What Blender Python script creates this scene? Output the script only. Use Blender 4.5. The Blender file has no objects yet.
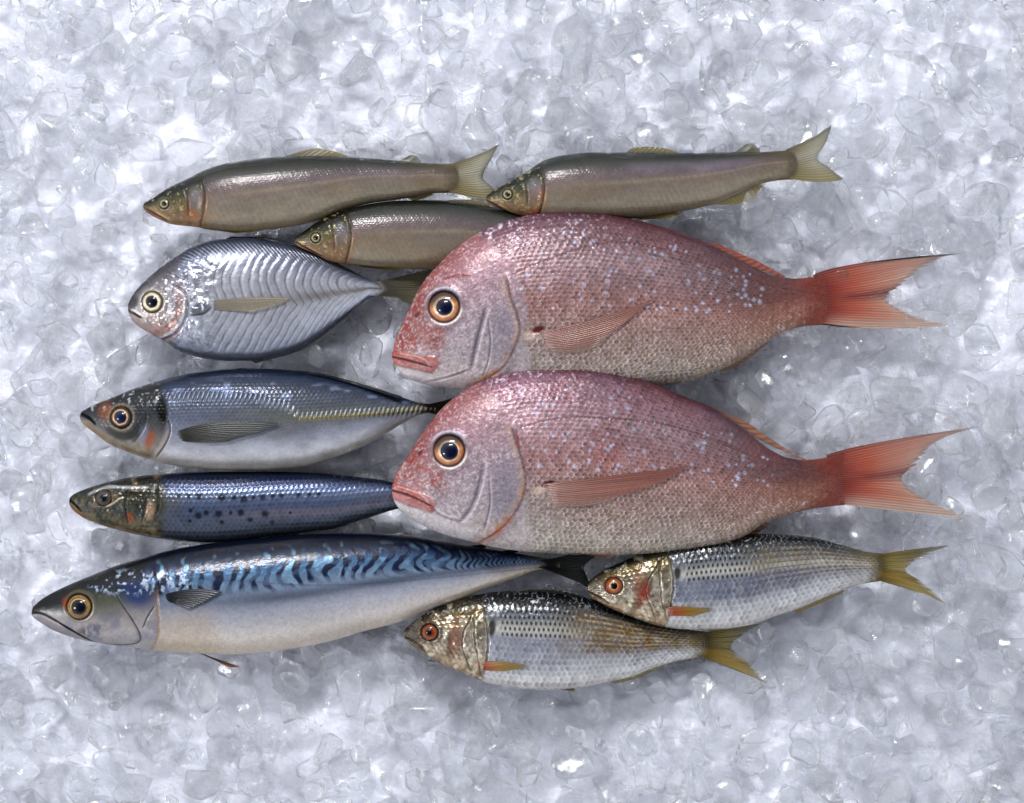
import bpy, bmesh, math, random
import numpy as np
C = bpy.context.scene.collection
S = 0.0007            # metres per photo pixel (a large sea bream is about 39 cm)
H = 2900.0            # camera height in the same units
CX, CY = 512.0, 401.5
PI = math.pi
rng = np.random.RandomState(7)

# ------------------------------------------------------------------ numeric helpers
TAB = rng.rand(64, 256)
PERM = rng.permutation(4096)
def vnoise(x, y, seed=0):
    xi = np.floor(x).astype(int); yi = np.floor(y).astype(int)
    fx = x - xi; fy = y - yi
    fx = fx*fx*(3-2*fx); fy = fy*fy*(3-2*fy)
    def h(a, b):
        return TAB[seed % 64][(PERM[(a*73 + PERM[(b + seed*131) & 4095]) & 4095]) & 255]
    return (h(xi, yi)*(1-fx)*(1-fy) + h(xi+1, yi)*fx*(1-fy) + h(xi, yi+1)*(1-fx)*fy + h(xi+1, yi+1)*fx*fy)
def fbm(x, y, scale, seed=0, octv=3, ax=1.0):
    s = 0; a = 1; tot = 0; f = 1.0/scale
    for k in range(octv):
        s = s + a*vnoise(x*f/ax, y*f, seed+k*7); tot += a; a *= .55; f *= 2.1
    return s/tot
def ss(a, b, x):
    t = np.clip((x-a)/(b-a), 0, 1); return t*t*(3-2*t)
def lin(h):
    h = h.lstrip('#'); o = []
    for k in (0, 2, 4):
        v = int(h[k:k+2], 16)/255
        o.append(v/12.92 if v <= .04045 else ((v+.055)/1.055)**2.4)
    return np.array(o)
GAIN = .92
def col(h):
    v = lin(h); g = v.mean(); v = np.maximum(g+(v-g)*.98, 0)
    return np.clip(v**1.24*GAIN, 0, .92)
def grad(t, stops):
    ts = [a for a, _ in stops]; cs = np.array([col(b) for _, b in stops])
    return np.stack([np.interp(t, ts, cs[:, k]) for k in range(3)], -1)
def mix(c, h, m):
    h = col(h) if isinstance(h, str) else h
    return c*(1-m[..., None]) + h*m[..., None]
def pch(xs, ys, x):
    xs = np.array(xs, float); ys = np.array(ys, float)
    d = np.diff(ys)/np.diff(xs); hh = np.diff(xs); m = np.zeros(len(xs))
    m[0] = d[0]; m[-1] = d[-1]
    for i in range(1, len(xs)-1):
        if d[i-1]*d[i] > 0:
            w1 = 2*hh[i]+hh[i-1]; w2 = hh[i]+2*hh[i-1]
            m[i] = (w1+w2)/(w1/d[i-1]+w2/d[i])
    i = np.clip(np.searchsorted(xs, x)-1, 0, len(hh)-1)
    t = np.clip((x-xs[i])/hh[i], 0, 1)
    return ((2*t**3-3*t**2+1)*ys[i] + (t**3-2*t**2+t)*hh[i]*m[i] + (-2*t**3+3*t**2)*ys[i+1] + (t**3-t**2)*hh[i]*m[i+1])
def smooth_pts(pts):
    if len(pts) < 3: return pts
    pts = [np.array(q, float) for q in pts]
    for _ in range(2):
        o = [pts[0]]
        for u, v in zip(pts[:-1], pts[1:]): o += [u*.75+v*.25, u*.25+v*.75]
        pts = o+[pts[-1]]
    return pts
def dline(x, y, pts, closed=False):
    """distance to a smoothed line, its side (+ = right of travel) and the place along it"""
    if not closed: pts = smooth_pts(pts)
    P0 = np.array(pts, float)
    best = np.full(x.shape, 1e9); side = np.zeros(x.shape); par = np.zeros(x.shape)
    bx0, by0 = P0.min(0)-45; bx1, by1 = P0.max(0)+45
    i0 = np.searchsorted(x[:, 0], bx0); i1 = np.searchsorted(x[:, 0], bx1); sl = slice(i0, i1)
    xx = x[sl]; yy = y[sl]; B = best[sl]; Sd = side[sl]; Pa = par[sl]
    n = len(pts)-1
    for k in range(n):
        (ax, ay), (bx, by) = pts[k], pts[k+1]
        dx, dy = bx-ax, by-ay; L = dx*dx+dy*dy+1e-9
        t = np.clip(((xx-ax)*dx+(yy-ay)*dy)/L, 0, 1)
        d = np.hypot(xx-ax-t*dx, yy-ay-t*dy); m = d < B
        B[m] = d[m]; Sd[m] = np.sign((xx-ax)*dy-(yy-ay)*dx)[m]; Pa[m] = ((k+t)/n)[m]
    return best, side, par
def line(x, y, pts, w, soft=None):
    d, _, p = dline(x, y, pts); soft = soft or w
    w2 = w*(.25+.75*np.sin(np.clip(p, .03, .97)*PI)**.5)*(.7+.6*vnoise(x*.22, y*.22, 19))
    return (1-ss(w2*.4, w2*.4+soft*(.5+.5*w2/w), d))*(.55+.45*np.sin(np.clip(p, .05, .95)*PI)**.4)
def poly(x, y, pts, soft=3.0):
    ins = np.zeros(x.shape, bool); n = len(pts)
    for k in range(n):
        (ax, ay), (bx, by) = pts[k], pts[(k+1) % n]
        c = ((ay > y) != (by > y)) & (x < (bx-ax)*(y-ay)/((by-ay) or 1e-9)+ax)
        ins ^= c
    d, _, _ = dline(x, y, list(pts)+[pts[0]], True)
    sd = np.where(ins, d, -d)
    return ss(-soft, soft, sd)
def ell(x, y, cx, cy, rx, ry, rot=0):
    c, s = math.cos(rot), math.sin(rot)
    u = (x-cx)*c+(y-cy)*s; v = -(x-cx)*s+(y-cy)*c
    return np.sqrt((u/rx)**2+(v/ry)**2)
def blob(x, y, cx, cy, rx, ry=None, rot=0, soft=.35):
    return 1-ss(1-soft, 1+soft, ell(x, y, cx, cy, rx, ry or rx, rot))
def scales(u, v, R=.92, asp=.95):
    j0 = np.round(v); key = np.full(u.shape, 1e9); f = np.ones(u.shape); idn = np.zeros(u.shape)
    for dj in (-1, 0, 1):
        j = j0+dj; off = .5*(np.mod(j, 2))
        i0 = np.round(u-off)
        for di in (-1, 0, 1):
            cu = i0+di+off
            d = np.sqrt((u-cu)**2+((v-j)/asp)**2)/R
            m = (d < 1) & (cu < key)
            key = np.where(m, cu, key); f = np.where(m, d, f)
            idn = np.where(m, TAB[3][(PERM[((cu*2).astype(int)*31+PERM[(j.astype(int)) & 4095]) & 4095]) & 255], idn)
    return np.clip((f-.35)/.65, 0, 1), idn
def at(px, py, z=0.0):
    """the point of the scene at height z under photo pixel px, py"""
    k = (H-z)/H
    return ((px-CX)*S*k, (CY-py)*S*k, z*S)

# ------------------------------------------------------------------ object helpers
def tag(o, label=None, cat=None, group=None, kind=None):
    if label: o['label'] = label
    if cat: o['category'] = cat
    if group: o['group'] = group
    if kind: o['kind'] = kind
    return o
def grid_mesh(name, V, wrap, mat, parent, colr=None, prm=None, caps=False, inv=False):
    """V: n x m x 3 grid of points; wrap closes the second direction"""
    n, m = V.shape[:2]
    idx = np.arange(n*m).reshape(n, m)
    if wrap:
        a = idx[:-1]; b = idx[1:]
        F = np.stack([a, b, np.roll(b, -1, 1), np.roll(a, -1, 1)], -1).reshape(-1, 4)
    else:
        F = np.stack([idx[:-1, :-1], idx[1:, :-1], idx[1:, 1:], idx[:-1, 1:]], -1).reshape(-1, 4)
    me = bpy.data.meshes.new(name)
    caplist = [list(idx[0])[::1], list(idx[-1])[::-1]] if caps else []
    nf = len(F); nl = nf*4+sum(len(c) for c in caplist)
    me.vertices.add(n*m); me.vertices.foreach_set('co', V.reshape(-1, 3).astype(np.float32).ravel())
    me.loops.add(nl); me.polygons.add(nf+len(caplist))
    if inv: F = F[:, ::-1]; caplist = [c[::-1] for c in caplist]
    lv = np.concatenate([F.ravel()]+[np.array(c) for c in caplist])
    me.loops.foreach_set('vertex_index', lv.astype(np.int32))
    st = list(np.arange(nf)*4); p = nf*4
    for c in caplist: st.append(p); p += len(c)
    me.polygons.foreach_set('loop_start', np.array(st, np.int32))
    me.update(calc_edges=True); me.validate()
    me.polygons.foreach_set('use_smooth', np.ones(len(me.polygons), bool))
    for nm, A in (('tint', colr), ('surf', prm)):
        if A is None: continue
        at_ = me.color_attributes.new(nm, 'FLOAT_COLOR', 'POINT')
        B = np.ones((n*m, 4), np.float32); B[:, :A.shape[-1]] = A.reshape(n*m, -1)
        at_.data.foreach_set('color', B.ravel())
    me.materials.append(mat)
    o = bpy.data.objects.new(name, me); C.objects.link(o); o.parent = parent
    return o
def flip(V): return V[:, ::-1]

# ------------------------------------------------------------------ materials
def new_mat(name):
    m = bpy.data.materials.new(name); m.use_nodes = True
    nt = m.node_tree; b = nt.nodes['Principled BSDF']
    return m, nt, b
def N(nt, t, **kw):
    n = nt.nodes.new(t)
    for k, v in kw.items(): setattr(n, k, v)
    return n
def skin_material(name, coat=.48, bump=.14, spark=900, coatr=.1):
    m, nt, b = new_mat(name); L = nt.links.new
    a = N(nt, 'ShaderNodeAttribute', attribute_name='tint'); L(a.outputs['Color'], b.inputs['Base Color'])
    s = N(nt, 'ShaderNodeAttribute', attribute_name='surf'); sp = N(nt, 'ShaderNodeSeparateColor')
    L(s.outputs['Color'], sp.inputs[0]); L(sp.outputs[0], b.inputs['Metallic']); L(sp.outputs[1], b.inputs['Roughness'])
    b.inputs['Coat Weight'].default_value = coat; b.inputs['Coat Roughness'].default_value = coatr
    b.inputs['Coat IOR'].default_value = 1.33; b.inputs['Specular IOR Level'].default_value = .16
    tc = N(nt, 'ShaderNodeTexCoord')
    n1 = N(nt, 'ShaderNodeTexNoise'); n1.inputs['Scale'].default_value = spark; n1.inputs['Detail'].default_value = 3
    n2 = N(nt, 'ShaderNodeTexNoise'); n2.inputs['Scale'].default_value = 160; n2.inputs['Detail'].default_value = 4
    L(tc.outputs['Object'], n1.inputs['Vector']); L(tc.outputs['Object'], n2.inputs['Vector'])
    b1 = N(nt, 'ShaderNodeBump'); b1.inputs['Strength'].default_value = bump; b1.inputs['Distance'].default_value = .0006
    b2 = N(nt, 'ShaderNodeBump'); b2.inputs['Strength'].default_value = bump*.8; b2.inputs['Distance'].default_value = .002
    L(n1.outputs['Fac'], b1.inputs['Height']); L(n2.outputs['Fac'], b2.inputs['Height']); L(b2.outputs[0], b1.inputs['Normal'])
    L(b1.outputs[0], b.inputs['Normal'])
    L(b1.outputs[0], b.inputs['Coat Normal'])
    return m
SKIN = skin_material('fish_skin')
SKIN_SOFT = skin_material('sea_bream_skin', .4, .3, 700, .12)
def fin_material():
    m, nt, b = new_mat('fin_membrane'); L = nt.links.new
    a = N(nt, 'ShaderNodeAttribute', attribute_name='tint'); L(a.outputs['Color'], b.inputs['Base Color'])
    s = N(nt, 'ShaderNodeAttribute', attribute_name='surf'); sp = N(nt, 'ShaderNodeSeparateColor')
    L(s.outputs['Color'], sp.inputs[0])
    b.inputs['Roughness'].default_value = .35; b.inputs['Coat Weight'].default_value = .5; b.inputs['Coat Roughness'].default_value = .15
    tr = N(nt, 'ShaderNodeBsdfTranslucent'); L(a.outputs['Color'], tr.inputs['Color'])
    mx = N(nt, 'ShaderNodeMixShader'); mx.inputs[0].default_value = .3
    L(b.outputs[0], mx.inputs[1]); L(tr.outputs[0], mx.inputs[2])
    tp = N(nt, 'ShaderNodeBsdfTransparent'); m2 = N(nt, 'ShaderNodeMixShader')
    L(sp.outputs[0], m2.inputs[0]); L(tp.outputs[0], m2.inputs[1]); L(mx.outputs[0], m2.inputs[2])
    L(m2.outputs[0], nt.nodes['Material Output'].inputs['Surface'])
    return m
FIN = fin_material()
def eye_material():
    m, nt, b = new_mat('wet_eye'); L = nt.links.new
    a = N(nt, 'ShaderNodeAttribute', attribute_name='tint'); L(a.outputs['Color'], b.inputs['Base Color'])
    b.inputs['Roughness'].default_value = .3; b.inputs['Specular IOR Level'].default_value = .1; b.inputs['Coat IOR'].default_value = 1.38
    b.inputs['Coat Weight'].default_value = 1; b.inputs['Coat Roughness'].default_value = .03
    return m
EYE = eye_material()

# ------------------------------------------------------------------ fish builder
BODIES = []     # outlines, used to bed the ice round the fish
class P: pass
class Fish:
    def __init__(f, name, label, cat, top, bot, k, zc, paint, mat=None, dens=1.0, group=None, pw=1.0, tailcol='#5c5440', tl=.05, grain=.45):
        f.grain = grain
        f.tailcol = tailcol; f.tl = tl
        f.top = top; f.bot = bot; f.k = k; f.z0, f.z1 = zc; f.pw = pw
        f.x0 = min(top[0][0], bot[0][0]); f.x1 = top[-1][0]; f.L = f.x1-f.x0
        xm, ym, zm = at((f.x0+f.x1)/2, (top[len(top)//2][1]+bot[len(bot)//2][1])/2, 0)
        f.root = bpy.data.objects.new(name, None); C.objects.link(f.root); f.root.empty_display_size = .02
        f.root.location = (xm, ym, 0); f.o = np.array([xm, ym, 0])
        tag(f.root, label, cat, group)
        f.build(paint, mat or SKIN, dens)
        BODIES.append(f)
    def _w(f, x): return (np.clip((x-f.x0)/f.L, 0, 1))**.6
    def prof(f, x):
        if not hasattr(f, 'tt'):
            def prep(pts):
                # profile points as function of w; a first point right at x0 is shared
                xs = [(max(0., (p[0]-f.x0)/f.L))**.6 for p in pts]; ys = [p[1] for p in pts]
                if xs[0] > 0: xs = [0]+xs; ys = [(f.top[0][1]+f.bot[0][1])/2]+ys
                return xs, ys
            f.tt = prep(f.top); f.bb = prep(f.bot)
            xx = np.linspace(f.x0, f.x1, 300); w = f._w(xx)
            hh = (pch(*f.bb, w)-pch(*f.tt, w))/2
            ker = np.ones(31)/31; hs = np.convolve(np.pad(hh, 15, 'edge'), ker, 'valid')
            f.hx = xx; f.hs = hs
        w = f._w(x); a = pch(*f.tt, w); b = pch(*f.bb, w)
        return (a+b)/2, np.maximum((b-a)/2, .6)
    def thick(f, x):
        T = f.k*np.interp(x, f.hx, f.hs)
        r = .09*f.L
        u = np.clip((x-f.x0)/r, 0, 1)
        e = np.clip((f.x1-x)/(.085*f.L), 0, 1)
        return np.maximum(T*np.sqrt(np.maximum(1-(1-u)**2, .002))*e**.85, .5)
    def zc(f, x):
        s = np.clip((x-f.x0)/f.L, 0, 1.25); return f.z0+(f.z1-f.z0)*s
    def zs(f, x, y):
        x = np.asarray(x, float); m, h = f.prof(x)
        t = np.clip((m-y)/h, -1, 1)
        return f.zc(x)+f.thick(x)*(1-t*t)**(.5*f.pw)
    def build(f, paint, mat, dens):
        step = 1.0/dens
        n = int(f.L/step)
        q = np.linspace(0, 1, n); q = np.where(q < .06, q*q/.12+0*q, q-.03); q = q/q[-1]
        x = f.x0+f.L*q; m, h = f.prof(x); T = f.thick(x)
        nu = int(max(h)*2*1.45*dens); nl = 28
        # visible half spaced towards even steps in y, underside coarse
        a = np.linspace(0, 1, nu+1); a = .5*a*PI+.5*np.arccos(1-2*a)
        ph = np.concatenate([a[:-1], PI+np.linspace(0, PI, nl+1)[:-1]])
        cs = np.cos(ph); sn = np.sin(ph)
        X = np.repeat(x[:, None], len(ph), 1); Y = m[:, None]-h[:, None]*cs[None]
        Z = f.zc(x)[:, None]+T[:, None]*np.sign(sn)[None]*np.abs(sn)[None]**f.pw
        p = P(); p.x = X; p.y = Y; p.t = np.repeat(cs[None], n, 0); p.s = (X-f.x0)/f.L
        p.h = np.repeat(h[:, None], len(ph), 1); p.m = np.repeat(m[:, None], len(ph), 1); p.f = f
        p.d = np.zeros(X.shape); p.metal = np.full(X.shape, .25); p.rough = np.full(X.shape, .35)
        p.hmax = max(h)
        c = paint(p)
        c = mix(c, f.tailcol, ss(1-f.tl*1.3, 1-f.tl*.2, p.s+f.tl*.6*(fbm(p.x, p.y, 5, 63, 2)-.5)+f.tl*.5*np.abs(p.t)**2)*.9)
        c = c*(1+f.grain*(.42*(vnoise(p.x*.8, p.y*.8, 41)-.5)+.26*(vnoise(p.x*.33, p.y*.33, 42)-.5)))[..., None]
        p.metal = p.metal*ss(.0, .16, c.mean(-1))
        up = np.clip(sn, 0, 1)[None]**.5
        Z = Z+p.d*up
        kx = (H-f.zc(x)[:, None])/H
        V = np.stack([(X-CX)*S*kx, (CY-Y)*S*kx, Z*S], -1)-f.o
        grid_mesh('body', V, True, mat, f.root, np.clip(c, 0, .95), np.stack([p.metal, np.clip(p.rough, .08, 1)], -1), caps=True, inv=True)
    def fin(f, name, root, mid, tip, zr, zt, cfn, rays=22, rag=.04, on=None, nr=150, nb=46, relief=.5, wav=1.5, seed=1, thickness=.7):
        """a fin as a solid sheet of rays running from the root curve through mid to the tip curve"""
        def cur(pts, n):
            pts = np.array(pts, float); d = np.concatenate([[0], np.cumsum(np.hypot(*np.diff(pts, axis=0).T))]); d /= d[-1]
            q = np.linspace(0, 1, n); return np.stack([pch(d, pts[:, k], q) for k in (0, 1)], -1)
        if name == 'tail_fin':
            k0 = .035*f.L; cy0 = sum(q[1] for q in root)/len(root)
            root = [(q[0]-k0, cy0+(q[1]-cy0)*.86) for q in root]
        R = cur(root, nr); T = cur(tip, nr); M = cur(mid, nr) if mid is not None else (R+T)/2
        a = np.linspace(0, 1, nr)[:, None]; b = np.linspace(0, 1, nb)[None]
        fr = np.abs(np.mod(a*rays, 1)-.5)*2
        ed = np.sin(np.clip(a, 0, 1)*PI)**.35
        ln = 1-ed*rag*(fr**2)*(.4+.9*vnoise(a*rays*.9+seed*3, a*0, seed))-ed*rag*.8*vnoise(a*rays*2.3, a*0, seed+2)
        bb = b*ln
        w0 = (1-bb)*(1-2*bb); w1 = 4*bb*(1-bb); w2 = bb*(2*bb-1)
        XY = w0[..., None]*R[:, None]+w1[..., None]*M[:, None]+w2[..., None]*T[:, None]
        X, Y = XY[..., 0], XY[..., 1]
        if name == 'tail_fin': zr = float(f.zc(f.x1))+2.6
        zb = zr+(zt-zr)*b+0*a
        if on: zb = f.zs(X, Y) + on*(1.3*b-.45*(1-ss(.0, .16, b)))+.3
        zb = zb+wav*(vnoise(a*4+seed, b*1.6, seed)-.5)*b*2
        rel = relief*(np.cos(a*rays*2*PI))*(1-.3*b)*ss(0, .1, b)
        A = np.repeat(a, nb, 1); Bq = np.repeat(b, nr, 0)
        c, al = cfn(A, Bq, np.mod(A*rays, 1), X, Y)
        env = np.minimum(ss(0, .02, a), ss(0, .02, 1-a))*ss(0, .05, 1-b)
        th = thickness*(.25+.75*env)*(1-.5*b)
        k = (H-zb)/H
        def lay(z): return np.stack([(X-CX)*S*k, (CY-Y)*S*k, z*S], -1)-f.o
        U = lay(zb+th+rel); D = lay(zb-th)
        # closed loop round each ray position: upper sheet out, lower sheet back
        V = np.concatenate([U, D[:, ::-1]], 1)
        cc = np.concatenate([c, c[:, ::-1]], 1)
        pp = np.stack([np.concatenate([al, al[:, ::-1]], 1)]*2, -1)
        return grid_mesh(name, V, True, FIN, f.root, np.clip(cc, 0, .95), pp, caps=True)
    def eye(f, cx, cy, r, rp, iris, pupil='#05070f', bulge=.45, sq=1.0, lift=0.0, dx=0, dy=0, brow=.35):
        zb = float(f.zs(cx, cy))+lift
        nr, na = 30, 48
        def dome(R, z0, hh, cfn, x0, y0):
            q = np.linspace(.02, 1, nr)[:, None]; a = np.linspace(0, 2*PI, na, endpoint=False)[None]
            X = x0+R*q*np.cos(a); Y = y0+R*q*np.sin(a)*sq
            # tilt with the surface under it
            Z = f.zs(np.clip(X, f.x0+1, f.x1), Y)*.75+zb*.25-.0+z0+hh*np.sqrt(np.maximum(1-q*q*.96, 0))
            k = (H-f.zc(x0))/H
            V = np.stack([(X-CX)*S*k, (CY-Y)*S*k, Z*S], -1)-f.o
            c = cfn(q+0*a, a+0*q)
            return V, c
        def ic(q, a):
            rr = q*r+r*.07*(vnoise(a*2.2, q*3+1, 6)-.5)+r*.05*np.cos(a-.8)*q
            c = grad(rr, [(rr0, hx) for rr0, hx in iris])
            n = .72+.56*vnoise(a*6, q*5, 5)
            c = mix(c, '#1c1414', brow*ss(.45, .75, q)*ss(-.1, .75, -np.sin(a+.25)))  # darker tint on the upper outer part of the iris
            return c*n[..., None]
        V, c = dome(r, lift-.6, r*bulge, ic, cx, cy)
        e = grid_mesh('eye', V, True, EYE, f.root, np.clip(c, 0, .95), None, caps=True, inv=True)
        V, c = dome(rp, lift-.6+r*bulge*.86+.15, rp*.3, lambda q, a: np.repeat(np.repeat(col(pupil)[None, None], nr, 0), na, 1)*(1+.6*q[..., None]**4), cx+dx, cy+dy)
        grid_mesh('pupil', V, True, EYE, e, c, None, caps=True, inv=True)
        return e

def eye_pit(p, cx, cy, r, ring='#888888', dark='#101010', up=True, depth=2.0, c=None):
    """orbit rim: a shallow pit round the eye with a raised edge"""
    d = ell(p.x, p.y, cx, cy, 1, 1)
    p.d -= depth*(1-ss(r*.9, r*1.15, d))
    p.d += depth*.3*np.exp(-((d-r*1.28)/(r*.2))**2)
    if c is not None:
        c = mix(c, dark, (1-ss(r*1.0, r*1.12, d))*.9)
        c = mix(c, ring, .35*np.exp(-((d-r*1.25)/(r*.13))**2))
    return c
def spot_noise(p, s, seed, lo=.6, hi=.8, octv=2): return ss(lo, hi, fbm(p.x, p.y, s, seed, octv))
def rays_colour(base, tip, dark, a0=1.0, a1=.75, raydark=.5):
    def fn(a, b, fr, x, y):
        c = base(a, b) if callable(base) else grad(b, base)
        rd = np.abs(fr-.5)*2
        c = c*(1-raydark*(rd**3)[..., None])
        al = (a0+(a1-a0)*b)*(.85+.3*(rd**2)); return c, np.clip(al, 0, 1)
    return fn

# ------------------------------------------------------------------ sea breams
def bream_paint(e, G):
    """e: eye centre; G: features of this individual"""
    def paint(p):
        x, y, t, s = p.x, p.y, p.t, p.s
        back = grad(t, [(-1, '#aaa498'), (-.75, '#a49c96'), (-.35, '#988c8a'), (.05, G['mid']), (.45, G['up']), (.8, G['back']), (1, '#6d4a5e')])
        tail = grad(t, [(-1, '#9a7c6c'), (-.3, '#8a6a60'), (.3, '#704a46'), (1, '#4e2e2e')])
        c = mix(back, tail, ss(.62, 1.0, s)[...] if False else mix(tail, tail, t*0)*0+0) if False else back*(1-ss(.6, .95, s))[..., None]+tail*ss(.6, .95, s)[..., None]
        # large soft variation
        n = fbm(x, y, 38, G['sd'], 3); c = c*(1+.30*(n-.5))[..., None]
        c = mix(c, G['flush'], .35*ss(.5, .75, fbm(x, y, 55, G['sd']+3, 2))*ss(-.5, .2, t))
        # scales
        sz = 6.0*(p.h/p.hmax)**.35*(1-.25*ss(.5, 1, s))
        xi = x[:, 0]; du = np.gradient(xi)/sz[:, 0]; U = np.cumsum(du)[:, None]+0*x
        Vv = t*21.5+1.2*np.sin(s*3)
        warp = (fbm(x, y, 30, 5, 2)-.5)*1.2
        g, idn = scales(U+warp+.12*t*t*21, Vv+warp*.5)
        body = G['body'](x, y)
        sm = ss(.0, 1, body)
        hd = 1-sm
        edge = ss(.72, .98, g); crev = 1-ss(.0, .22, g)
        lower = ss(.25, -.35, t)
        irr = .35+1.3*fbm(x, y, 9, 66, 2)
        c = c*(1+sm*irr*((.70+.40*lower)*edge-.26*crev+.5*(idn-.5)))[..., None]
        c = mix(c, '#e2d8e2', sm*.75*ss(.80, 1, g)*ss(.55, .9, idn)*(ss(.7, .3, s)+lower*.6).clip(0, 1))
        c = mix(c, '#a9603f', sm*lower*.42*ss(.35, .15, np.abs(g-.35))*ss(-.95, -.4, t)*ss(.2, .45, s))
        p.d += sm*(.6*g*(p.h/p.hmax)**.3)
        # thin orange-brown lines between the scale rows of the lower flank
        rowl = np.abs(np.mod(Vv+.5+warp*.5, 1)-.5)
        c = mix(c, '#a86a55', sm*.35*ss(.3, .48, rowl)*ss(.35, -.1, t)*ss(.25, .5, s))
        # pale bluish dots on the upper flank
        rr = np.random.RandomState(G['sd'])
        for i in range(150):
            sx = rr.uniform(.18, .84); tt = rr.uniform(-.08, .80)
            if rr.rand() > .25+1.0*ss(.2, .5, np.array(sx)): continue
            px = p.f.x0+p.f.L*sx; m, h = p.f.prof(np.array([px])); py = float(m[0]-h[0]*tt); px = float(px)
            q = rr.uniform(1.0, 1.9); bx = slice(max(0, np.searchsorted(x[:, 0], px-8)), np.searchsorted(x[:, 0], px+8))
            mk = blob(x[bx], y[bx], px, py, q*1.15, q, rr.uniform(0, 3), .6)
            c[bx] = mix(c[bx], '#cfd6f0', mk*rr.uniform(.45, .9)*(.65+.4*g[bx]))
        c = c*(1-.46*ss(.2, .55, s)*ss(-.2, .4, t)*ss(.98, .8, s+0*t))[..., None]
        st_ = .5+.5*np.sin(x*1.25+1.5*fbm(x, y, 9, 71, 2)*3); c = c*(1+.22*sm*(st_-.5)*(.3+.9*lower))[..., None]
        # silver glitter towards the nape and belly
        sp_ = ss(.62, .85, fbm(x, y, 2.6, 8, 2))
        c = mix(c, '#f0e8f4', .6*sp_*(ss(.1, .7, t)*ss(.6, .3, s)+.6*ss(-.1, -.7, t)))
        # lateral line
        ll = line(x, y, G['lateral'], 1.0, 1.4); dsh = .5+.5*np.sin(x*1.4)
        c = mix(c, '#6a4446', ll*.55); p.d -= ll*.8*dsh
        # ---- head
        head = grad(t, [(-1, '#bdb3b0'), (-.5, '#a79ca2'), (0, '#a08f98'), (.5, '#a2838c'), (1, '#94686e')])
        head = head*(.88+.24*fbm(x, y, 9, 21, 3))[..., None]
        sn = G['snout'](x, y)
        head = mix(head, '#8d4c3c', sn*.85*(.5+.7*fbm(x, y, 14, 4, 2)))
        head = mix(head, '#a03a28', sn*.55*ss(.5, .72, fbm(x, y, 7, 14, 2)))
        fh = ss(.35, .95, t)*ss(.30, .05, s); head = mix(head, '#93504a', fh*.8)
        head = mix(head, '#ddd5dc', .42*ss(.5, .8, fbm(x, y, 1.6, 33, 2))*(.4+fbm(x, y, 12, 34, 2)))
        head = mix(head, '#5b5058', .35*ss(.62, .8, fbm(x, y, 2.4, 35, 2)))
        c = c*sm[..., None]+head*hd[..., None]
        p.d += hd*.5*fbm(x, y, 3.5, 40, 2)
        # cheek plate and gill cover grooves
        for pts, wd, dc, dd in G['grooves']:
            d, sd, pr = dline(x, y, pts); tp = np.sin(np.clip(pr, .02, .98)*PI)**.4
            gm = np.exp(-(d/wd)**2)*tp
            c = mix(c, dc, gm*.85); p.d -= gm*dd
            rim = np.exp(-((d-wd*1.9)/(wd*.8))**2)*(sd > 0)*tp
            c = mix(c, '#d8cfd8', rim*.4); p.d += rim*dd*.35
        dg, sg, pg = dline(x, y, G['gill'])
        gm = np.exp(-(dg/1.6)**2); c = mix(c, '#5e3d34', gm*.8*(1-ss(.75, 1, pg)))
        brk = ss(.35, .65, fbm(x, y, 6, 47, 3)); c = mix(c, '#c08a44', np.exp(-((dg-3.5)/4.0)**2)*.8*brk*ss(.3, .7, pg)*(sg < 0))
        c = mix(c, '#a8542e', np.exp(-(dg/4)**2)*G['org']*1.2*ss(.55, .9, pg)*(.3+.7*brk))
        c = mix(c, '#b49a88', np.exp(-((dg-4)/3)**2)*.4*(sg < 0)*(1-ss(.5, .8, pg)))
        p.d += 2.6*ss(9, 0, dg)*(sg > 0)-1.2*np.exp(-(dg/1.5)**2)
        # cheek and gill tones, darker slate
        c = mix(c, '#7e7b8a', .55*G['slate'](x, y)*(.4+.9*fbm(x, y, 10, 51, 2)))
        # red scratch over the eye, nostril
        for pts, wd in G['red']: c = mix(c, '#8e2418', line(x, y, pts, wd, 1.5)*.8)
        nx, ny = G['nostril']; q = blob(x, y, nx, ny, 3.4, 1.8, -.8); c = mix(c, '#6b1c12', q*.9); p.d -= q*1.6
        # red patch in the axil of the pectoral fin
        ax, ay = G['axil']; c = mix(c, '#d8c2b6', blob(x, y, ax-9, ay+6, 7, 4, -.3)*.7)
        c = mix(c, '#5c120c', blob(x, y, ax, ay, 7, 3.3, -.25)*.95); p.d -= blob(x, y, ax, ay, 7, 3.3, -.25)*1.5
        # mouth: red lips with a pale line, chin pale
        c = mix(c, '#c9c2c6', G['chin'](x, y)*.8)
        lp = poly(x, y, G['lips'], 1.6)
        c = mix(c, '#b04a34', lp*.75*(.5+.7*fbm(x, y, 6, 46, 3))); c = c*(1-.25*lp*(fbm(x, y, 4, 44, 2)-.3))[..., None]
        p.d += lp*1.4
        q = line(x, y, G['mouth'], 1.0, 1.2); c = mix(c, '#5c1a12', q*.7); p.d -= q*2.4
        q = line(x, y, G['lipline'], .7, 1.0); c = mix(c, '#d8c0b4', q*.6); p.d += q*.4
        c = eye_pit(p, e[0], e[1], 15, '#a8969c', '#33221d', depth=3.2, c=c)
        q = ell(x, y, e[0], e[1], 1, 1)
        c = mix(c, '#6a5a60', .45*ss(27, 17, q)*(.3+fbm(x, y, 8, 61, 2)))
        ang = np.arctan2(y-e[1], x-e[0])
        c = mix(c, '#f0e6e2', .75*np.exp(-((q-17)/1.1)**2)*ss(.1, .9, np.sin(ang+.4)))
        c = mix(c, '#2a2430', .8*np.exp(-((q-16.0)/2.4)**2)*ss(-.1, .8, -np.sin(ang)))
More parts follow.
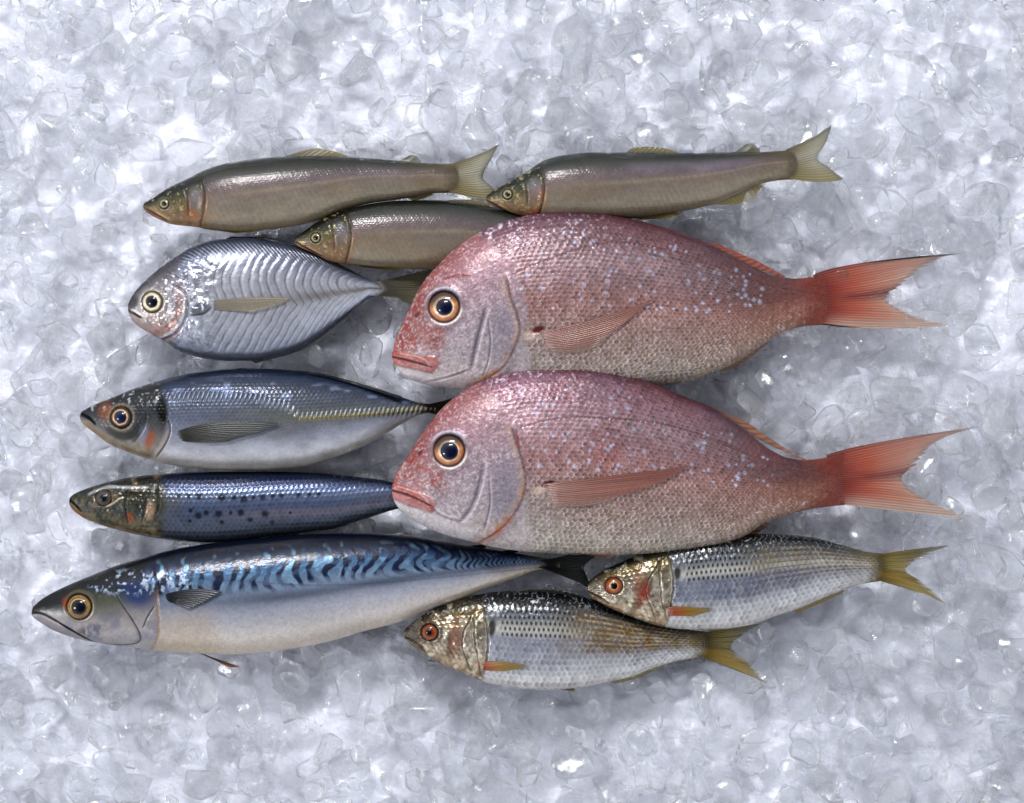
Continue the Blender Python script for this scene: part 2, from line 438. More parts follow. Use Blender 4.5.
        c = mix(c, '#d4d0e0', .6*np.exp(-((q-19.5)/1.1)**2)*ss(.2, .9, -np.sin(ang)))
        c = mix(c, '#55323a', .8*ss(.86, 1, t)*ss(.28, .4, s))
        p.metal = .12+.18*sm*ss(.1, -.6, t)+.15*edge*sm; p.rough = .38-.08*edge*sm+.15*(fbm(x, y, 12, 60, 2)-.5)
        return c
    return paint
IRIS_B = [(0, '#8c5a38'), (8.6, '#d8b89c'), (9.8, '#ecd4bc'), (11, '#c8946c'), (13.2, '#b47c54'), (14.3, '#7c4c38'), (15.5, '#3a2622')]
def tail_bream(a, b, fr, x, y):
    c = grad(b, [(0, '#7d3a2e'), (.18, '#a8432c'), (.4, '#c46244'), (.75, '#d49880'), (1, '#d0b4a4')])
    cen = np.exp(-((a-.5)/.07)**2)*ss(.1, .4, b); c = mix(c, '#8d1a10', cen*.9)
    low = ss(.75, 1, a); c = mix(c, '#d2c0b2', low*.8*ss(.0, .4, b))
    upp = ss(.1, 0, a); c = mix(c, '#6a2a22', upp*.6)
    c = mix(c, '#3a1a16', .65*ss(.9, 1, b)*(1-low)*.7)
    rd = np.abs(fr-.5)*2; c = c*(1-.55*rd**4)[..., None]; c = mix(c, '#e0b8a0', .25*(1-rd)**2*ss(.2, .6, b))
    return c, np.clip(.98-.42*ss(.15, .8, b)*(.4+.9*vnoise(a*24, b*2, 12))+.2*rd**2, 0, 1)
def dorsal_bream(tone):
    def fn(a, b, fr, x, y):
        rd = np.abs(fr-.5)*2
        c = mix(grad(b, [(0, '#5c2a26'), (.5, tone), (1, tone)]), '#d8a080', .3*(1-rd)); c = c*(1-.55*rd**3)[..., None]
        return c, np.clip(.95-.2*b+.1*rd, 0, 1)
    return fn
def pect_bream(a, b, fr, x, y):
    rd = np.abs(fr-.5)*2
    c = grad(b, [(0, '#c4a49c'), (.15, '#bc8a80'), (.5, '#b88478'), (1, '#b07a6c')])
    c = c*(.7+.6*vnoise(a*26, b*1.5, 9))[..., None]
    c = mix(c, '#8e5040', .4*ss(.25, 0, a)); c = mix(c, '#b8aca4', .5*ss(.6, 1, a))
    c = c*(1-.4*rd**3)[..., None]
    return c, np.clip(.78-.25*b-.4*ss(.4, 1, a)*(.4+.6*vnoise(a*26, b, 4))+.05*rd, 0, 1)

def make_bream1():
    ex, ey = 445, 308
    G = dict(sd=11, mid='#987a7a', up='#ae949a', back='#8c6a74', flush='#8b5a58', org=.3,
        body=lambda x, y: ss(0, 14, x-(507+.02*(y-300)**1+12*np.sin(np.clip((y-270)/100, -1, 1)*1.6))+(fbm(x, y, 12, 2, 2)-.5)*16+np.clip(262-y, 0, 60)*1.1),
        snout=lambda x, y: poly(x, y, [(402, 300), (430, 292), (446, 330), (440, 352), (390, 352), (385, 330)], 10),
        lateral=[(506, 280.6), (526, 269), (556, 258.6), (585, 248), (625, 243), (670, 252), (715, 268), (770, 289), (832, 297)],
        grooves=[([(486, 309), (480, 330), (475, 352), (471, 370)], 2.2, '#5a5264', 2.2), ([(488, 318), (491.5, 344), (488, 364), (483, 376)], 1.0, '#6a6068', 1.2), ([(418, 384), (446, 379), (470, 370)], 1.2, '#8a7a80', 1.2)],
        gill=[(507, 282), (511, 300), (518, 317), (521, 330), (517, 344), (509, 362), (499, 373), (480, 384)],
        slate=lambda x, y: blob(x, y, 502, 340, 13, 30, 0, .6),
        red=[([(444, 280), (458, 276), (472, 277)], 1.2), ([(400, 335), (404, 345), (402, 352)], 1.5)],
        nostril=(418, 315), axil=(538, 330.5),
        chin=lambda x, y: poly(x, y, [(390, 362), (432, 374), (470, 378), (465, 392), (420, 390), (395, 378)], 5),
        lips=[(390, 349), (406, 352.5), (420, 355.5), (436, 357), (441, 363), (433, 373.5), (415, 369.5), (390, 364)],
        mouth=[(390, 356.5), (410, 361), (432, 367.5)], lipline=[(400, 353.5), (415, 356), (427, 360), (430, 367)])
    f = Fish('sea_bream', 'upper of the two large red sea breams, its belly overlapped by the one below', 'red fish',
        [(393.5, 350), (394.5, 342), (397.6, 334.8), (409.3, 308.4), (421, 285), (438.6, 264.5), (459, 245.4), (482.5, 230.8), (506, 221), (532, 214.7), (561.7, 211.7), (585, 212.5), (614.4, 216), (643.7, 222), (678.9, 231.6), (714, 246), (748, 264), (774, 275.5), (796, 278.5), (811, 277.3), (832, 272)],
        [(392, 357), (394, 364), (403.4, 375.8), (424, 384), (447.4, 388), (475, 391), (520, 394), (570, 395), (620, 392), (660, 386), (690, 381.7), (714.5, 372.6), (738.7, 360.5), (766, 342.3), (787, 330.5), (811.4, 325.5), (832, 325)],
        .44, (36, 18), bream_paint((ex, ey), G), SKIN_SOFT, 1.15, group='two large red sea breams', pw=.85, tailcol='#7d3a2e', tl=.07, grain=1.0)
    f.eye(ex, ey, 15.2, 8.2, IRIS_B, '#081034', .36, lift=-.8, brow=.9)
    f.fin('tail_fin', [(828, 271), (834, 284), (834, 299), (834, 313), (829, 326)], [(868, 262), (868, 277), (864, 298), (868, 315), (866, 328.5)],
        [(971, 252.5), (948, 256), (920, 271), (902, 285), (888, 298), (911, 313.5), (934, 321), (956, 325)], 18, 10, tail_bream, rays=26, rag=.09, seed=3)
    f.fin('dorsal_fin', [(700, 241.5), (725, 253), (750, 266), (784, 278.5)], None, [(719, 244), (737, 252), (760, 262), (772, 269), (785, 276)], 22, 17, dorsal_bream('#a3442e'), rays=12, rag=.05, seed=5)
    f.fin('anal_fin', [(712, 372), (735, 360), (764, 341.5)], None, [(730, 370), (748, 360), (768, 343)], 18, 12, dorsal_bream('#8a6a4a'), rays=8, rag=.06, seed=6)
    f.fin('pectoral_fin', [(540, 331), (540, 340), (546, 352)], [(590, 320), (586, 328), (581, 352)], [(655, 298.5), (640, 311), (597, 345)], 30, 25, pect_bream, rays=15, rag=.02, on=2.2, relief=.22, wav=.5, seed=7)
    return f
def make_bream2():
    ex, ey = 450, 450.5
    G = dict(sd=23, mid='#a08082', up='#b4969e', back='#9c7886', flush='#9a5f60', org=.8,
        body=lambda x, y: ss(0, 14, x-(510+12*np.sin(np.clip((y-430)/100, -1, 1)*1.6))+(fbm(x, y, 12, 12, 2)-.5)*16+np.clip(412-y, 0, 60)*1.1),
        snout=lambda x, y: poly(x, y, [(402, 445), (428, 440), (446, 472), (446, 492), (390, 486), (385, 470)], 9)*.8,
        lateral=[(520.6, 427.6), (544, 420), (570.5, 416.8), (603, 418), (650, 421), (700, 434), (760, 461), (845, 478)],
        grooves=[([(484, 463), (478.5, 490), (471, 508), (461, 521)], 2.2, '#6a6474', 2.2), ([(489, 478), (491, 500), (488.4, 514), (484, 529)], 1.0, '#6a6068', 1.2), ([(430, 503), (440, 516), (461, 521)], 1.4, '#80767e', 1.5)],
        gill=[(513, 429), (516, 440), (520.6, 452.5), (526.5, 476), (525, 490), (520.6, 505), (503, 528.7), (479.6, 542), (470, 546)],
        slate=lambda x, y: blob(x, y, 504, 490, 14, 32, 0.1, .6),
        red=[([(516, 430), (519, 447)], 1.3), ([(416, 456), (411, 462)], 1.2), ([(394, 478), (398, 470)], 1.5)],
        nostril=(420, 453), axil=(548, 483),
        chin=lambda x, y: poly(x, y, [(390, 494), (432, 512), (460, 524), (478, 526), (465, 545), (420, 530), (395, 512)], 5),
        lips=[(390, 482), (410, 486.5), (430, 496), (437, 503), (433, 512), (409, 505.5), (390, 498)],
        mouth=[(390, 490), (410, 495), (431, 505)], lipline=[(397, 486), (412, 490), (424, 495), (430, 503)])
    f = Fish('sea_bream', 'lower of the two large red sea breams, lying over the belly of the upper one', 'red fish',
        [(393.3, 483), (394.5, 478), (397.6, 471), (409.3, 453.5), (424, 430.6), (441.5, 408.6), (468, 388), (491.3, 376.4), (517.7, 369), (544, 366), (567.5, 365.2), (591, 367), (623, 374), (655.4, 383.7), (679, 394), (715, 409), (745, 429), (769.6, 449), (789, 458), (805, 460), (821, 458.3), (845, 452.4)],
        [(392, 490), (393, 498), (400.5, 510), (418, 522.9), (444.5, 534.6), (468, 540.8), (497, 547.8), (526.5, 551.6), (555.8, 553.5), (600, 555), (640, 554), (680, 550), (715, 545), (740, 538), (769, 521), (802, 511), (825, 507), (845, 505)],
        .44, (54, 24), bream_paint((ex, ey), G), SKIN_SOFT, 1.15, group='two large red sea breams', pw=.85, tailcol='#7d3a2e', tl=.07, grain=1.0)
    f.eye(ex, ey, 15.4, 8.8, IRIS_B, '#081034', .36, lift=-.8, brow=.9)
    f.fin('tail_fin', [(842, 451.5), (848, 464), (848, 478), (848, 492), (843, 506)], [(880, 442), (882, 458), (880, 479), (882, 495), (880, 509)],
        [(986, 425.5), (958, 433), (931, 447), (918, 464), (903, 478), (918, 494), (944, 506), (970, 519)], 24, 12, tail_bream, rays=26, rag=.09, seed=13)
    f.fin('dorsal_fin', [(700, 402), (727, 417), (755, 437), (804, 461)], None, [(721, 411), (745, 421), (769, 437), (792, 452), (806, 459)], 28, 20, dorsal_bream('#a07050'), rays=12, rag=.05, seed=15)
    f.fin('anal_fin', [(712, 545), (738, 538), (766, 522)], None, [(730, 545), (750, 538), (771, 524)], 26, 18, dorsal_bream('#9a7a66'), rays=8, rag=.06, seed=16)
    f.fin('pelvic_fin', [(545, 551), (560, 552.5), (575, 553.5)], None, [(618, 551), (617, 555), (606, 558)], 52, 46, dorsal_bream('#c8a090'), rays=6, rag=.04, seed=18)
    f.fin('pectoral_fin', [(543, 484), (543, 494), (549, 507)], [(600, 477), (596, 488), (585, 507)], [(690, 466), (665, 481), (612, 499)], 46, 38, pect_bream, rays=15, rag=.02, on=2.2, relief=.22, wav=.5, seed=17)
    return f

# ------------------------------------------------------------------ slim sweetfish
def sweet_paint(e, hx, red=1.0, seed=1, green=.5):
    """e: eye centre, hx: x of the gill cover edge"""
    def paint(p):
        x, y, t, s = p.x, p.y, p.t, p.s
        c = grad(t, [(-1, '#8c7e66'), (-.8, '#948a7a'), (-.35, '#928a7e'), (.05, '#867a76'), (.3, '#706668'), (.5, '#565252'), (.72, '#383b36'), (.88, '#1c201a'), (1, '#0c100c')])
        c = c*(1+.25*(fbm(x, y, 40, seed, 3, 3)-.5))[..., None]
        c = mix(c, '#8a7f90', .40*ss(.5, .7, fbm(x, y, 30, seed+4, 2, 3))*ss(.0, .4, t)*ss(.8, .4, t))
        c = mix(c, '#7c6a50', .35*ss(.75, 1, s))
        # pale gold band along the flank
        band = np.exp(-((t-(-.05+.25*s))/.06)**2); c = mix(c, '#a59c82', band*.35*ss(.15, .4, s))
        # faint cross ribs and fine scales
        rib = .5+.5*np.sin((x+t*p.h*.5)*1.15+2*fbm(x, y, 20, 3, 2)); c = c*(1+.10*(rib-.5)*ss(.5, .1, t)*fbm(x, y, 25, 8, 2)*1.6)[..., None]
        p.d += .06*rib
        c = c*(1+.35*(fbm(x, y, 7, seed+30, 3, 2.5)-.5))[..., None]
        U = x/3.1; V = t*p.h/2.2; g, idn = scales(U, V)
        c = c*(1+.16*(g-.5)*ss(-.3, .5, t)+.12*(idn-.5))[..., None]; p.d += .22*g
        p.metal = .25+.1*ss(.2, .7, t); p.rough = .27+0*t
        bx = hx+9*np.cos(t*1.3)-6
        hd = ss(2.5, -2.5, x-bx)
        h = grad(t, [(-1, '#a88a6c'), (-.5, '#8c7860'), (0, '#6c624c'), (.3, '#4c4c36'), (.6, '#26291f'), (1, '#11130e')])
        h = h*(.35+1.1*fbm(x, y, 5, seed+9, 3))[..., None]
        h = mix(h, '#a05a30', red*.75*ss(.45, .7, fbm(x, y, 9, seed+12, 2))*ss(.3, -.3, t)*ss(-24, -6, x-bx))
        h = mix(h, '#c9bd90', .5*ss(.68, .85, fbm(x, y, 2.6, seed+14, 2)))
        h = mix(h, '#8e8a92', .6*blob(x, y, bx-9, p.m-2, 6, 9, 0, .8))
        c = c*(1-hd)[..., None]+h*hd[..., None]
        d = np.abs(x-bx); c = mix(c, '#34261a', np.exp(-(d/1.1)**2)*.75); p.d -= np.exp(-(d/1.3)**2)*1.6; p.d += 1.2*ss(8, 0, d)*(x < bx)
        c = mix(c, '#9a6a35', np.exp(-((x-bx-3)/3)**2)*.4*ss(.3, -.4, t))
        c = mix(c, '#927450', .2*ss(.5, .72, fbm(x, y, 24, seed+40, 3, 2))*ss(.3, -.2, t))
        b2 = bx-17-4*t; d = np.abs(x-b2); q = np.exp(-(d/.8)**2)*ss(.7, .3, np.abs(t)); c = mix(c, '#2d241b', q*.8); p.d -= q*1.2
        # jaw: pale line and red lower lip
        x0, ym = p.f.x0, p.m
        ja = [(p.f.top[0][0]+1, p.f.top[0][1]+3), (x0+13, p.f.top[0][1]+9.5), (x0+27, p.f.top[0][1]+17)]
        q = line(x, y, ja, .8, 1.0); c = mix(c, '#2a130c', q*.9); p.d -= q*1.8
        ja2 = [(a, b-2.2) for a, b in ja[1:]]; c = mix(c, '#c8a978', line(x, y, ja2, 1.0, 1.4)*.7)
        ja3 = [(a, b+2.4) for a, b in ja]; c = mix(c, '#7c3530', line(x, y, ja3, 1.1, 1.6)*.85*red)
        c = eye_pit(p, e[0], e[1], 5.2, '#8a8464', '#15140f', depth=1.0, c=c)
        return c
    return paint
IRIS_S = [(0, '#3a3020'), (2.2, '#aca380'), (3.6, '#a49c7a'), (4.4, '#4a4636'), (5.2, '#15140f')]
def pale_tail(a, b, fr, x, y):
    c = grad(b, [(0, '#6a6048'), (.2, '#a0967a'), (.6, '#bcb8a4'), (1, '#a4a294')])
    c = mix(c, '#6a6444', .6*ss(.12, 0, a)); c = mix(c, '#a0914c', .55*ss(.55, .95, a)); c = mix(c, '#d8d6c8', .4*np.exp(-((a-.35)/.15)**2))
    rd = np.abs(fr-.5)*2; c = c*(1-.45*rd**3)[..., None]; c = mix(c, '#4a4838', .5*ss(.85, 1, b))
    return c, np.clip(.93-.22*b+.1*rd, 0, 1)
def plain_fin(h0, h1, a0=.95, a1=.7):
    def fn(a, b, fr, x, y):
        rd = np.abs(fr-.5)*2; c = grad(b, [(0, h0), (1, h1)])*(1-.4*rd**3)[..., None]
        return c, np.clip(a0+(a1-a0)*b+.08*rd, 0, 1)
    return fn
def make_sweet(label, e, hx, top, bot, zc, tail, dorsal, adipose, anal, pelvic, seed, red):
    f = Fish('sweetfish', label, 'slim fish', top, bot, .72, zc, sweet_paint(e, hx, red, seed), SKIN, 1.15, group='three slim brown sweetfish')
    f.eye(e[0], e[1], 5.6, 2.6, IRIS_S, '#070706', .5)
    z1 = zc[1]
    f.fin('tail_fin', *tail, z1, z1-8, pale_tail, rays=18, rag=.05, seed=seed, relief=.35)
    if dorsal: f.fin('dorsal_fin', *dorsal, f.zc(dorsal[0][0][0])-1, f.zc(dorsal[0][0][0])-3, plain_fin('#6a6038', '#9a8f68'), rays=10, rag=.03, seed=seed+1, relief=.3)
    if adipose: f.fin('adipose_fin', *adipose, z1+1, z1-1, plain_fin('#6a6a58', '#8c8c80', .95, .8), rays=2, rag=.02, seed=seed+2, relief=.1)
    if anal: f.fin('anal_fin', *anal, z1+2, z1-3, plain_fin('#a89a60', '#c8bc80', .95, .7), rays=12, rag=.04, seed=seed+3, relief=.3)
    if pelvic: f.fin('pelvic_fin', *pelvic, f.zc(pelvic[0][0][0])+3, f.zc(pelvic[0][0][0])+2, plain_fin('#5a4a20', '#8a7a38', 1, .95), rays=8, rag=.02, seed=seed+4, relief=.3)
    return f
def make_sweets():
    make_sweet('slim brown fish at upper left with its whole side and pale forked tail in view', (165.5, 204.5), 204,
        [(143.3, 205), (147, 201.5), (153, 198), (168, 188), (187, 179), (206, 169.5), (229, 162.7), (256, 158.9), (282, 156.8), (313, 156), (347, 157), (374, 158.5), (397, 160.4), (419, 162.7), (442, 163.8), (462, 163)],
        [(143.2, 207.5), (146, 211.8), (157, 218.3), (172, 224.4), (195, 227), (214, 230.2), (240, 231.6), (267, 229.7), (294, 226), (320, 219.8), (345, 210), (370, 203.5), (395, 200), (412, 197.5), (432, 193.5), (462, 192.5)], (24, 14),
        ([(459, 162.5), (463, 170), (464, 178), (463, 186), (459, 193.5)], [(480, 154), (477, 167), (474, 178), (477, 188), (480, 199)], [(499.8, 143.3), (492, 158), (483, 177), (493, 187), (502, 200)]),
        ([(280, 158), (313, 157), (348, 158)], None, [(300, 151.5), (316, 148.5), (330, 150), (350, 156.5)]),
        ([(398, 161.5), (409, 162.5), (420, 164)], None, [(410, 155), (415, 155.2), (421, 161)]),
        ([(405, 197), (420, 195), (432, 192)], None, [(414, 201), (422, 199), (433, 195)]),
        ([(200, 222), (201, 225), (204, 229)], None, [(262, 230.5), (252, 232), (236, 233.2)]), 31, 1.0)
    make_sweet('slim brown fish at upper right, its snout over the tail of its neighbour', (507.5, 195), 541,
        [(486, 197.5), (489, 194), (493, 190.7), (508, 182.4), (527, 171), (546, 159.5), (569, 154.3), (596, 152.3), (630, 152.5), (683, 153), (737, 152), (759.5, 151.8), (782, 150.8), (800, 148)],
        [(486, 200), (488.5, 203.5), (504, 210), (519.5, 215), (538.6, 219), (570, 222), (600, 221.5), (634, 218.5), (660, 214.7), (683, 211), (714, 204.5), (737, 195.7), (759.5, 184.5), (778.5, 180.5), (800, 179)], (22, 13),
        ([(797, 147), (801, 155), (802, 163), (801, 171), (797, 180)], [(816, 136), (813, 151), (811, 162), (816, 170), (818, 182)], [(832, 123.7), (827, 141), (817, 158), (829, 167), (844, 179)]),
        ([(624, 153.5), (650, 153.5), (677, 154)], None, [(634, 147.5), (650, 146.5), (662, 147.5), (680, 152.5)]),
        ([(734, 152.5), (747, 152.5), (760, 152.5)], None, [(746, 144), (751, 143.2), (760, 149.5)]),
        ([(714, 203.5), (735, 195), (760, 184)], None, [(720, 205), (745, 203.5), (763, 186)]),
        ([(634, 217), (650, 215), (668, 212)], None, [(640, 219.5), (668, 218), (683, 212.5)]), 41, .9)
    make_sweet('slim brown fish lying below the other two, half hidden under the red sea bream', (316.5, 238.5), 349,
        [(295, 239.5), (298, 235.5), (305, 230.5), (320.5, 219.8), (343, 210.6), (366, 204.6), (396.6, 200.8), (434.7, 200), (472.8, 203.8), (495.6, 207), (540, 215), (580, 226), (612, 234)],
        [(295, 242.5), (297.6, 246), (313, 253), (332, 261.7), (354.8, 265), (377.6, 267.6), (396.7, 268.6), (427, 269.3), (470, 268), (520, 263), (570, 258), (612, 254)], (24, 2),
        ([(610, 233.5), (613, 240), (614, 244), (613, 249), (610, 254.5)], None, [(645, 222), (640, 234), (634, 246), (640, 256), (650, 266)]),
        ([(440, 201.5), (460, 202.5), (490, 206)], None, [(455, 199.2), (468, 199.5), (490, 203.5)]), None, None,
        ([(355, 262), (357, 264), (360, 266.5)], None, [(405, 267.5), (398, 269.5), (385, 270)]), 51, .6)

# ------------------------------------------------------------------ round silver fish
def silver_paint(p):
    x, y, t, s = p.x, p.y, p.t, p.s
    c = grad(t, [(-1, '#5a606e'), (-.8, '#8f94a4'), (-.55, '#c4c8d6'), (-.1, '#c6c8d2'), (.4, '#b4b6c2'), (.65, '#8c90a2'), (.85, '#4c5468'), (1, '#232a3a')])
    c = c*(1+.35*(fbm(x, y, 22, 3, 3)-.5))[..., None]
    # muscle segments showing as bright curved bars with dark lines
    q = x-205+10*np.abs(t)**1.5*np.sign(t)*0+22*(np.abs(t-.0)**1.6)
    q = x+np.where(t > -.15, 9*np.cos((t-.3)*3.6), 9*np.cos((-.45)*3.6)+ (t+.15)*-38)
    ph = (q-205)/8.6+.9*(fbm(x, y, 25, 6, 3)-.5)
    fr = np.mod(ph, 1)
    on = ss(200, 222, x)*ss(.85, .7, t)*ss(-.93, -.75, t)*ss(.97, .8, s)
    dk = np.exp(-((fr-.5)/.10)**2)*(.3+1.1*fbm(x, y, 8, 191, 2))
    c = c*(1-on[..., None]*.55*dk[..., None]); c = mix(c, '#e9eaf4', on*.3*np.exp(-((fr-.8)/.16)**2)); brk = .25+1.3*fbm(x, y, 14, 18, 2); on = on*brk.clip(0, 1.2); on = on*(1-.6*ss(-.1, -.4, t)); p.d += on*(.11*np.cos((fr)*2*PI))+.35*fbm(x, y, 9, 192, 3)
    # serrated row of small marks under the back
    fr2 = np.mod((x+t*60)/4.3, 1); on2 = np.exp(-((t-.82)/.09)**2)*ss(170, 190, x)*ss(.97, .85, s)
    c = c*(1-on2[..., None]*.6*np.exp(-((fr2-.5)/.2)**2)[..., None]); c = mix(c, '#d7dbea', on2*.5*np.exp(-((fr2-.95)/.2)**2)); p.d += on2*.7*np.cos(fr2*2*PI)
    # crumpled foil like skin in front
    fo = fbm(x, y, 5, 9, 3); fr_on = ss(232, 195, x)
    c = c*(1+fr_on*1.0*(fo-.5))[..., None]; p.d += fr_on*3.2*fbm(x, y, 7, 11, 3)
    c = mix(c, '#6d6870', .35*ss(.6, .8, fbm(x, y, 7, 13, 2))*ss(.2, 1, fr_on+.3))
    c = mix(c, '#7c7464', .55*ss(.25, 0, np.abs(t-.0))*ss(.72, .95, s))
    c = mix(c, '#6e5c4c', .6*np.exp(-((t+.02)/.13)**2)*ss(235, 330, x)*(.5+.7*fbm(x, y, 9, 193, 2, 3)))
    c = mix(c, '#4c4c58', .5*ss(.35, .75, t)*ss(.45, .9, s))
    # head
    hd = ss(184, 168, x+.12*(y-300))
    h = grad(t, [(-1, '#8f8888'), (-.5, '#bdb2b0'), (0, '#b4b0b6'), (.5, '#8d8a90'), (.8, '#555058'), (1, '#2c2c34')])
    h = h*(.75+.5*fbm(x, y, 5, 17, 3))[..., None]
    c = c*(1-hd)[..., None]+h*hd[..., None]
    # rosy brown crescent of the cheek
    d, sd, pr = dline(x, y, [(181, 291), (184, 303), (181, 317), (172, 330), (157, 335)]); m = np.exp(-(d/5.5)**2)
    c = mix(c, '#a5775e', m*.7*(.6+.6*fbm(x, y, 6, 19, 2)))
    m = blob(x, y, 162, 332, 22, 8, -.1, .6); c = mix(c, '#a0807c', m*.55)
    d, sd, pr = dline(x, y, [(176, 286), (188, 292), (191, 305), (187, 322), (176, 336), (160, 341)]); q = np.exp(-(d/1.3)**2)
    c = mix(c, '#e4e4ee', np.exp(-((d-3)/1.6)**2)*.5*(sd < 0)); c = mix(c, '#55505a', q*.7); p.d -= q*1.8
    # crease over the gill and the fin root
    q = line(x, y, [(150, 276), (163, 270), (174, 275), (190, 283)], 1.0, 1.6); c = mix(c, '#4c4850', q*.6); p.d -= q
    q = blob(x, y, 202, 309, 13, 7, -.35, .5); c = mix(c, '#6f747e', q*.8); p.d += q*2.5
    q = line(x, y, [(194, 316), (206, 315), (214, 308)], 1.2, 1.5); c = mix(c, '#2c2c32', q*.85)
    # mouth
    c = mix(c, '#1c1d24', blob(x, y, 133, 303, 6, 8, .5, .5)*.85)
    q = line(x, y, [(127, 309), (134, 313.5), (142, 318)], 1.2, 1.4); c = mix(c, '#241c1e', q*.9); p.d -= q*3
    c = mix(c, '#e8e4e2', line(x, y, [(131, 310.5), (138, 312), (144, 316)], 1.2, 1.5)*.6)
    c = mix(c, '#b0988e', poly(x, y, [(127, 314), (137, 318), (160, 336), (150, 340), (128, 322)], 3)*.6)
    c = eye_pit(p, 154, 302.5, 10.6, '#c9bfa4', '#4a3c2c', depth=1.6, c=c)
    p.metal = .6+0*t; p.rough = .24+.10*(fbm(x, y, 10, 194, 2))
    return c
def dusky_tail(a, b, fr, x, y):
    rd = np.abs(fr-.5)*2; c = grad(b, [(0, '#77736c'), (.4, '#7c7964'), (1, '#8f8c70')])*(1-.55*rd**3)[..., None]
    return c, np.clip(.95-.25*b+.1*rd, 0, 1)
def make_silver():
    f = Fish('butterfish', 'round flat silver fish with curved ribs on its side, tail under the upper sea bream', 'silver fish',
        [(128, 307), (130, 299.7), (143, 283), (160, 268), (176, 256.5), (196, 245), (219.6, 239.3), (249.5, 237.8), (276, 241.6), (302.6, 248), (325.8, 257), (349, 269), (369, 279), (378, 281), (389, 281.5)],
        [(128, 310), (130, 316), (136.6, 324.6), (150, 333.5), (166.4, 342.9), (183, 352.8), (206, 358.8), (229.5, 361), (252.8, 361), (276, 356.8), (299, 348.8), (322.5, 334.5), (342.4, 319.6), (359, 306), (372, 296.7), (389, 295.7)],
        .40, (20, 10), silver_paint, SKIN, 1.4, pw=.8, tailcol='#8a8682', tl=.04)
    f.eye(154, 302.5, 10.6, 5.6, [(0, '#5a4a30'), (5.8, '#1f1c18'), (6.4, '#e6dcc0'), (8.2, '#e9e2cc'), (9.2, '#8d8060'), (10.6, '#4d4230')], '#050a22', .5)
    f.fin('tail_fin', [(385, 281), (390, 286), (391, 289), (390, 292), (385, 296)], [(408, 274.5), (410, 283), (410, 288), (408, 293), (402, 301)], [(437, 268), (430, 279), (420, 287), (428, 299), (434, 311)], 10, 4, dusky_tail, rays=16, rag=.05, seed=61)
    f.fin('dorsal_fin', [(222, 240), (262, 239), (330, 260)], None, [(232, 236.5), (262, 236.5), (332, 258)], 19, 17, plain_fin('#2c3038', '#4a4c50', 1, .9), rays=14, rag=.1, seed=62, relief=.3)
    f.fin('anal_fin', [(250, 360), (300, 347), (352, 311)], None, [(256, 363.5), (304, 349.5), (354, 312.5)], 17, 14, plain_fin('#50545e', '#77797c', 1, .9), rays=14, rag=.1, seed=63, relief=.3)
    f.fin('pectoral_fin', [(203, 302), (204, 306), (207, 310)], [(245, 297.5), (246, 303), (240, 311)], [(290, 297.5), (284, 303), (252, 312)], 20, 20, plain_fin('#a09888', '#b4ab98', .75, .4), rays=11, rag=.02, on=1.8, relief=.25, wav=.3, seed=64)

